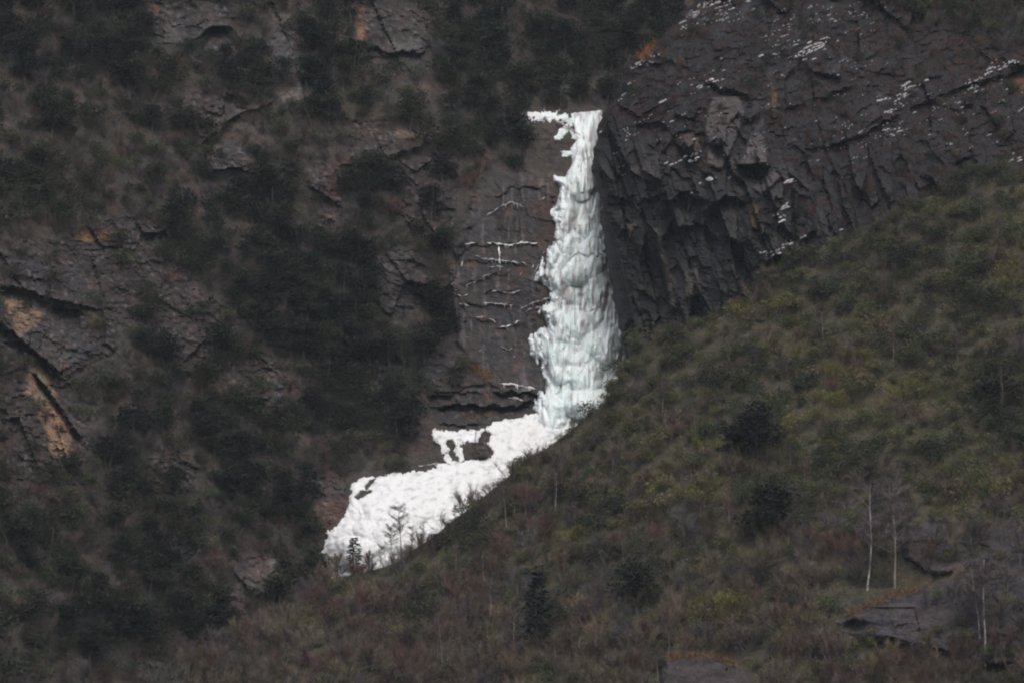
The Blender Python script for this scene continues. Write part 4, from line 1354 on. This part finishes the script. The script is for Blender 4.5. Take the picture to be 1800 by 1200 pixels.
tree(SAPL[0], 'bare_tree', 898, 1180, 100, (0.11, 0.09, 0.09), 'thin pale birch left of the bluish conifer base', wide=1.4)
tree(SAPL[1], 'bare_tree', 860, 1110, 95, (0.11, 0.09, 0.09), 'slim pale-stemmed tree below the snow apron on bare slope', wide=1.4)
tree(SAPL[2], 'bare_tree', 975, 900, 90, (0.11, 0.09, 0.085), 'slim bare birch high on the near slope below the snow band', wide=1.4)
tree(SAPL[3], 'bare_tree', 892, 935, 85, (0.11, 0.09, 0.085), 'slim bare birch just right of the snow apron', wide=1.4)
tree(SAPL[0], 'bare_tree', 706, 968, 80, (0.18, 0.15, 0.145), 'bare twiggy tree in front of the snow apron', wide=1.7)
tree(SAPL[2], 'bare_tree', 690, 985, 64, (0.18, 0.15, 0.145), 'smaller bare tree left of the twiggy one before the apron', wide=1.7)
for k, (x, h) in enumerate([(725, 62), (742, 50), (668, 60), (775, 48), (800, 42), (655, 45)]):
    tree(SAPL[k % 4], 'bare_tree', x, float(ridge(x)) + 8, h * 0.8, (0.17, 0.14, 0.135), 'small bare twiggy tree on the crest before the snow apron', wide=1.3, group='twiggy trees before the snow apron')
tree(SAPL[1], 'bare_tree', 299, 1196, 70, (0.11, 0.09, 0.085), 'pale thin birch at the bottom left', wide=1.4, d=dcl(299, 1196))
tree(SAPL[3], 'bare_tree', 412, 1195, 60, (0.11, 0.09, 0.085), 'pale thin birch at bottom below the grey rock face', wide=1.4, d=dcl(412, 1195))
tree(SAPL[2], 'bare_tree', 1782, 830, 60, (0.11, 0.09, 0.085), 'short pale birch by the right edge above the twig thicket', wide=1.4)
for k, (x, y, h) in enumerate([(1640, 985, 80), (1700, 1000, 90), (1770, 1060, 90), (1795, 1000, 90), (1720, 960, 80), (1760, 955, 80), (1600, 975, 70), (1690, 1110, 60), (1750, 1120, 70)]):
    tree(THIC[k % 4], 'thicket_tree', x, y, h, jit((0.125, 0.11, 0.115), 0.1), 'grey-purple leafless tree in the twig thicket right of the mossy ledge', wide=1.9, group='thicket at the lower right')
rng = np.random.default_rng(78)
for k in range(46):
    x = rng.uniform(860, 1790); y = float(ridge(x)) + rng.uniform(2, 10)
    put(BUSH[k % 6] if rng.random() < 0.6 else BARE[k % 5], 'crest_shrub', x, y, dfore(x, y), rng.uniform(0.9, 2.2), jit((OLIVE, GREEN, BROWN, MOSS)[k % 4]), 'small shrub on the crest of the near slope ' + ('beside the icefall' if x < 1110 else ('against the dark buttress' if x < 1480 else 'at the upper right')), 'shrub', 'crest shrubs ' + ('left' if x < 1110 else ('middle' if x < 1480 else 'right')), wide=rng.uniform(0.8, 1.3))
rng = np.random.default_rng(77)
for k in range(90):
    x = rng.uniform(620, 1790); y = rng.uniform(float(ridge(x)) + 60, 1195)
    if 1460 < x < 1660 and y > 1000: continue
    z = zone(x, y, 2)
    tree(SAPL[k % 4], 'sapling', x, y, rng.uniform(32, 80), jit((0.11, 0.09, 0.08)), 'slim pale leafless sapling ' + z, wide=1.3, group='saplings ' + z)


# ------------------------------------------------------------------ logs, boulders, grass
def log_between(name, a, b, r, label, d_add=-1.2, group=None):
    (x0, y0), (x1, y1) = a, b
    p0 = at(x0, y0, dcl(x0, y0) + d_add); p1 = at(x1, y1, dcl(x1, y1) + d_add)
    t = np.linspace(0, 1, 8)[:, None]
    path = p0 + (p1 - p0) * t + np.array([0, 0, 0.12]) * np.sin(t * 3.1)
    A = Acc(); A.add(*tube(path, np.linspace(r, r * 0.55, 8) * (1 + 0.1 * np.sin(np.arange(8) * 2.1)), 7), 0)
    rng = np.random.default_rng(int(x0))
    m = 10
    k = rng.uniform(0.3, 1, m)
    A.add(*twigs(p0 + (p1 - p0) * k[:, None], (p1 - p0) + rng.normal(size=(m, 3)) * np.linalg.norm(p1 - p0) * 0.5, rng.uniform(0.3, 0.7, m), np.full(m, 0.06), rng), 0)
    o = link(name, A.mesh(name, [M_LOG], True))
    tag(o, label, 'log', group)


log_between('fallen_log', (976, 212), (1020, 238), 0.13, 'grey log slanting across the snow at the waterfall head', -1.0)


def outcrop(poly, thick, label, col, rim, seed, rimcol, relief=0.28):
    """bedrock standing out of the slope, its rim running down into the ground, grass along its upper edge"""
    root = link('rock_outcrop', None)
    xs = [p[0] for p in poly]; ys = [p[1] for p in poly]
    root.location = at(np.mean(xs), max(ys), dfore(np.mean(xs), max(ys)))
    bpy.context.view_layer.update()
    tag(root, label, 'rock')
    PX, PY = np.meshgrid(np.arange(min(xs) - 12, max(xs) + 12, 2.0), np.arange(min(ys) - 12, max(ys) + 12, 2.0))
    T, sd = out_t(PX, PY, poly, thick, seed, relief)
    Dd = fore_d(PX, PY) - T
    F = grid_faces(*PX.shape); F = F[(sd > -6).ravel()[F].all(1)]
    used = np.unique(F); remap = -np.ones(PX.size, int); remap[used] = np.arange(len(used))
    n = fbm(PX / 40.0, PY / 16.0, 4, seed + 2)
    c = np.array(col) * (1 + 0.5 * n)[..., None]
    k = sm(0.1, 0.4, fbm(PX / 22.0, PY / 14.0, 4, seed + 5))[..., None] * 0.6
    c = c * (1 - k) + np.array([0.035, 0.029, 0.026]) * k
    me = mesh_np('rock', at(PX, PY, Dd).reshape(-1, 3)[used], [remap[F]], [M_CLIFF], col=c.reshape(-1, 3)[used])
    keep_parent(link('rock', me), root)
    if rim:
        rng = np.random.default_rng(seed)
        n = 900
        Pp = np.array(rim, float); j = rng.uniform(0, len(Pp) - 1.001, n); i = j.astype(int)
        q = Pp[i] + (Pp[i + 1] - Pp[i]) * (j - i)[:, None] + rng.normal(size=(n, 2)) * np.array([3, 2.4])
        T, _ = out_t(q[:, 0], q[:, 1] + 5, poly, thick, seed, relief)
        B = at(q[:, 0], q[:, 1], fore_d(q[:, 0], q[:, 1]) - np.maximum(T, 0))
        V, F = diamonds(B, rng.normal(size=(n, 3)) * 0.6 + np.array([0, -0.5, 0.3]), rng.uniform(0.25, 0.7, n), np.full(n, 0.09), rng)
        g = link('grass_rim', mesh_np('grass_rim', V, [F], [M_GRASS]))
        g.color = (*rimcol, 1); g['kind'] = 'stuff'
        keep_parent(g, root)


outcrop(OUTC[0][0], OUTC[0][1], 'large dark rock ledge rising to the right edge with a rusty grass rim', (0.046, 0.043, 0.048), [(1488, 1080), (1530, 1062), (1570, 1046), (1632, 1033)], OUTC[0][2], (0.17, 0.105, 0.055))
outcrop(OUTC[1][0], OUTC[1][1], 'grey rounded rock behind the twig thicket at the right', (0.046, 0.043, 0.048), [(1650, 908), (1690, 912), (1740, 925)], OUTC[1][2], (0.13, 0.105, 0.07))
outcrop(OUTC[2][0], OUTC[2][1], 'grey boulder with orange grass rim at the bottom edge', (0.042, 0.038, 0.040), [(1172, 1156), (1200, 1150), (1252, 1152), (1290, 1167)], OUTC[2][2], (0.20, 0.125, 0.07))


def grass_patch(pts, h, col, label, w, n, seed):
    rng = np.random.default_rng(seed)
    P = np.array(pts, float)
    k = rng.uniform(0, len(P) - 1.001, n); j = k.astype(int)
    q = P[j] + (P[j + 1] - P[j]) * (k - j)[:, None] + rng.normal(size=(n, 2)) * w
    ww = np.full(n, front(P[:1, 0], P[:1, 1])[0])
    B = at(q[:, 0], q[:, 1], mass_d(q[:, 0], q[:, 1], ww))
    V, F = diamonds(B, rng.normal(size=(n, 3)) * 0.4 + np.array([0, -0.3, 0.5]), h * rng.uniform(0.6, 1.3, n), np.full(n, 0.07), rng)
    o = link('grass_tuft', mesh_np('grass_tuft', V, [F], [M_GRASS]))
    o.color = (*col, 1)
    tag(o, label, 'grass', kind='stuff')


grass_patch([(820, 640), (845, 655), (866, 675)], 0.7, (0.22, 0.135, 0.06), 'tawny grass hanging on the ledge above the dark cave', 4, 420, 1)
grass_patch([(812, 728), (826, 732), (836, 740)], 0.4, (0.26, 0.15, 0.10), 'small tawny grass tuft left of the dark cave', 2.5, 120, 2)
grass_patch([(842, 558), (858, 562), (872, 572)], 0.3, (0.20, 0.12, 0.07), 'rusty grass on the bulge of the icy wall', 3, 160, 3)
grass_patch([(1122, 100), (1138, 88), (1148, 80)], 0.6, (0.30, 0.13, 0.06), 'orange-red grass clump on the top left rim of the buttress', 4, 220, 4)
grass_patch([(1200, 1110), (1250, 1090), (1310, 1095)], 1.0, (0.19, 0.13, 0.06), 'yellow-brown dry grass patch above the bottom boulder', 14, 700, 5)
grass_patch([(130, 416), (160, 410), (186, 412)], 0.5, (0.24, 0.15, 0.07), 'ochre grass on top of the left rock outcrop', 4, 200, 6)


# ------------------------------------------------------------------ small raised white flecks on the buttress
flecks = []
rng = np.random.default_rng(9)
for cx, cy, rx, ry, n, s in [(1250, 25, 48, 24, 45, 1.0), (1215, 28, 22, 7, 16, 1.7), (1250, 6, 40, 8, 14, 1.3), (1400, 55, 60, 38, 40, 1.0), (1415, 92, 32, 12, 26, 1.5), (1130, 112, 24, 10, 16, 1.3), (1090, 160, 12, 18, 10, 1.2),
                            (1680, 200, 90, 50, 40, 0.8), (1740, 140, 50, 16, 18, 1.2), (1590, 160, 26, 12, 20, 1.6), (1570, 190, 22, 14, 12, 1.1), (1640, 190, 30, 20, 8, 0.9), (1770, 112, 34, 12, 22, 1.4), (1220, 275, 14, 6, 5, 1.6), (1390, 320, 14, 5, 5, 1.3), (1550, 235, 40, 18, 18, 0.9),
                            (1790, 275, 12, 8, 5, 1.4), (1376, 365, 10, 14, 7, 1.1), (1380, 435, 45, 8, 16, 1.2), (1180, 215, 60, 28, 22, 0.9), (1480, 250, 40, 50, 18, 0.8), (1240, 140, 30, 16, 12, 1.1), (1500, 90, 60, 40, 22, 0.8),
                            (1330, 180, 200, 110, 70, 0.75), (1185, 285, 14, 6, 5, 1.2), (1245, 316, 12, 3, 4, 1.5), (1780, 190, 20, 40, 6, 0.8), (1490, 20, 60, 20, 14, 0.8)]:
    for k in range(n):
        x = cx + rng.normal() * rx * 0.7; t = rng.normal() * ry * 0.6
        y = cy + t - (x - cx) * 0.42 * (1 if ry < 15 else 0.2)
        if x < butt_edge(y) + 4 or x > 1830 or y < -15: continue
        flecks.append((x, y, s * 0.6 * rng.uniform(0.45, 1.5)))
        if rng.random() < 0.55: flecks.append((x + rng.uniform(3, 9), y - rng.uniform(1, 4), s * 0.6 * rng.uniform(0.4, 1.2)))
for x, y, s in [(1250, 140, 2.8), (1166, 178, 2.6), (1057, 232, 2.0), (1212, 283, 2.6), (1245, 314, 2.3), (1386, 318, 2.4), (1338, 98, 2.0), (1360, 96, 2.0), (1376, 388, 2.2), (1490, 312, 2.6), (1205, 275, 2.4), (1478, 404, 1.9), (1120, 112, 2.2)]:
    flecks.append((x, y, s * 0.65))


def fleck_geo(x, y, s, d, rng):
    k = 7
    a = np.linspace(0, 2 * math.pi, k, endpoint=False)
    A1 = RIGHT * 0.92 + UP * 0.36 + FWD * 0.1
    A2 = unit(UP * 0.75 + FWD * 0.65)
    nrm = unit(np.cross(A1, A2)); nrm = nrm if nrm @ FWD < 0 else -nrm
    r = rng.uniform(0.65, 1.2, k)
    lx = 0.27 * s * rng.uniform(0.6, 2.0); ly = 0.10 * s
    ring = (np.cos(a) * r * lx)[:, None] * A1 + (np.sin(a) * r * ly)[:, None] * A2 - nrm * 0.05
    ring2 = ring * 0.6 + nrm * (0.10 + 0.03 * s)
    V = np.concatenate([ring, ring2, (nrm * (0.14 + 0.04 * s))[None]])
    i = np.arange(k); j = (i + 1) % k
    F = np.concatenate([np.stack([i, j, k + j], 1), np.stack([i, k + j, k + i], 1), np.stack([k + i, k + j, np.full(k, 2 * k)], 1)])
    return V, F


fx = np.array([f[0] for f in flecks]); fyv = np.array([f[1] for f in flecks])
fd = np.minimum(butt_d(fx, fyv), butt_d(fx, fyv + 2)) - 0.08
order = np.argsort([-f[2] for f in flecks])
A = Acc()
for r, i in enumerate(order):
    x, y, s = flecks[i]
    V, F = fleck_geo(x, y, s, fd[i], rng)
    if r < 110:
        me = mesh_np('white_patch', V, [F], [M_SNOW], smooth=True, col=np.tile(np.array([0.66, 0.655, 0.675]), (len(V), 1)))
        o = link('white_patch', me); o.location = at(x, y, fd[i])
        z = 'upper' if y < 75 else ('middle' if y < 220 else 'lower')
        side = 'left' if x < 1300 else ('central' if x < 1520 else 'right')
        tag(o, f'small white patch on the {z} {side} rocks of the dark buttress', 'snow', f'white patches on the {z} {side} buttress')
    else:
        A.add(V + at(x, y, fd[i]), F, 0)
me = mesh_np('white_flecks', np.concatenate(A.V), A.F, [M_SNOW], smooth=True, col=np.tile(np.array([0.66, 0.655, 0.675]), (A.n, 1)))
tag(link('white_flecks', me), kind='stuff')

# ------------------------------------------------------------------ thin winter haze in the valley
HAZE = True
if HAZE:
    x0, x1, y0, y1, z0, z1 = -2700, 2700, -1800, 3600, -60, 420
    V = np.array([(x, y, z) for x in (x0, x1) for y in (y0, y1) for z in (z0, z1)], float)
    F = np.array([(0, 1, 3, 2), (4, 6, 7, 5), (0, 4, 5, 1), (2, 3, 7, 6), (0, 2, 6, 4), (1, 5, 7, 3)])
    hm = bpy.data.materials.new('haze'); hm.use_nodes = True
    t = hm.node_tree
    t.nodes.remove(t.nodes['Principled BSDF'])
    pv = t.nodes.new('ShaderNodeVolumePrincipled')
    pv.inputs['Color'].default_value = (0.80, 0.90, 1.0, 1)
    pv.inputs['Density'].default_value = 0.00006
    t.links.new(pv.outputs[0], t.nodes['Material Output'].inputs['Volume'])
    tag(link('haze', mesh_np('haze', V, [F], [hm])), kind='stuff')
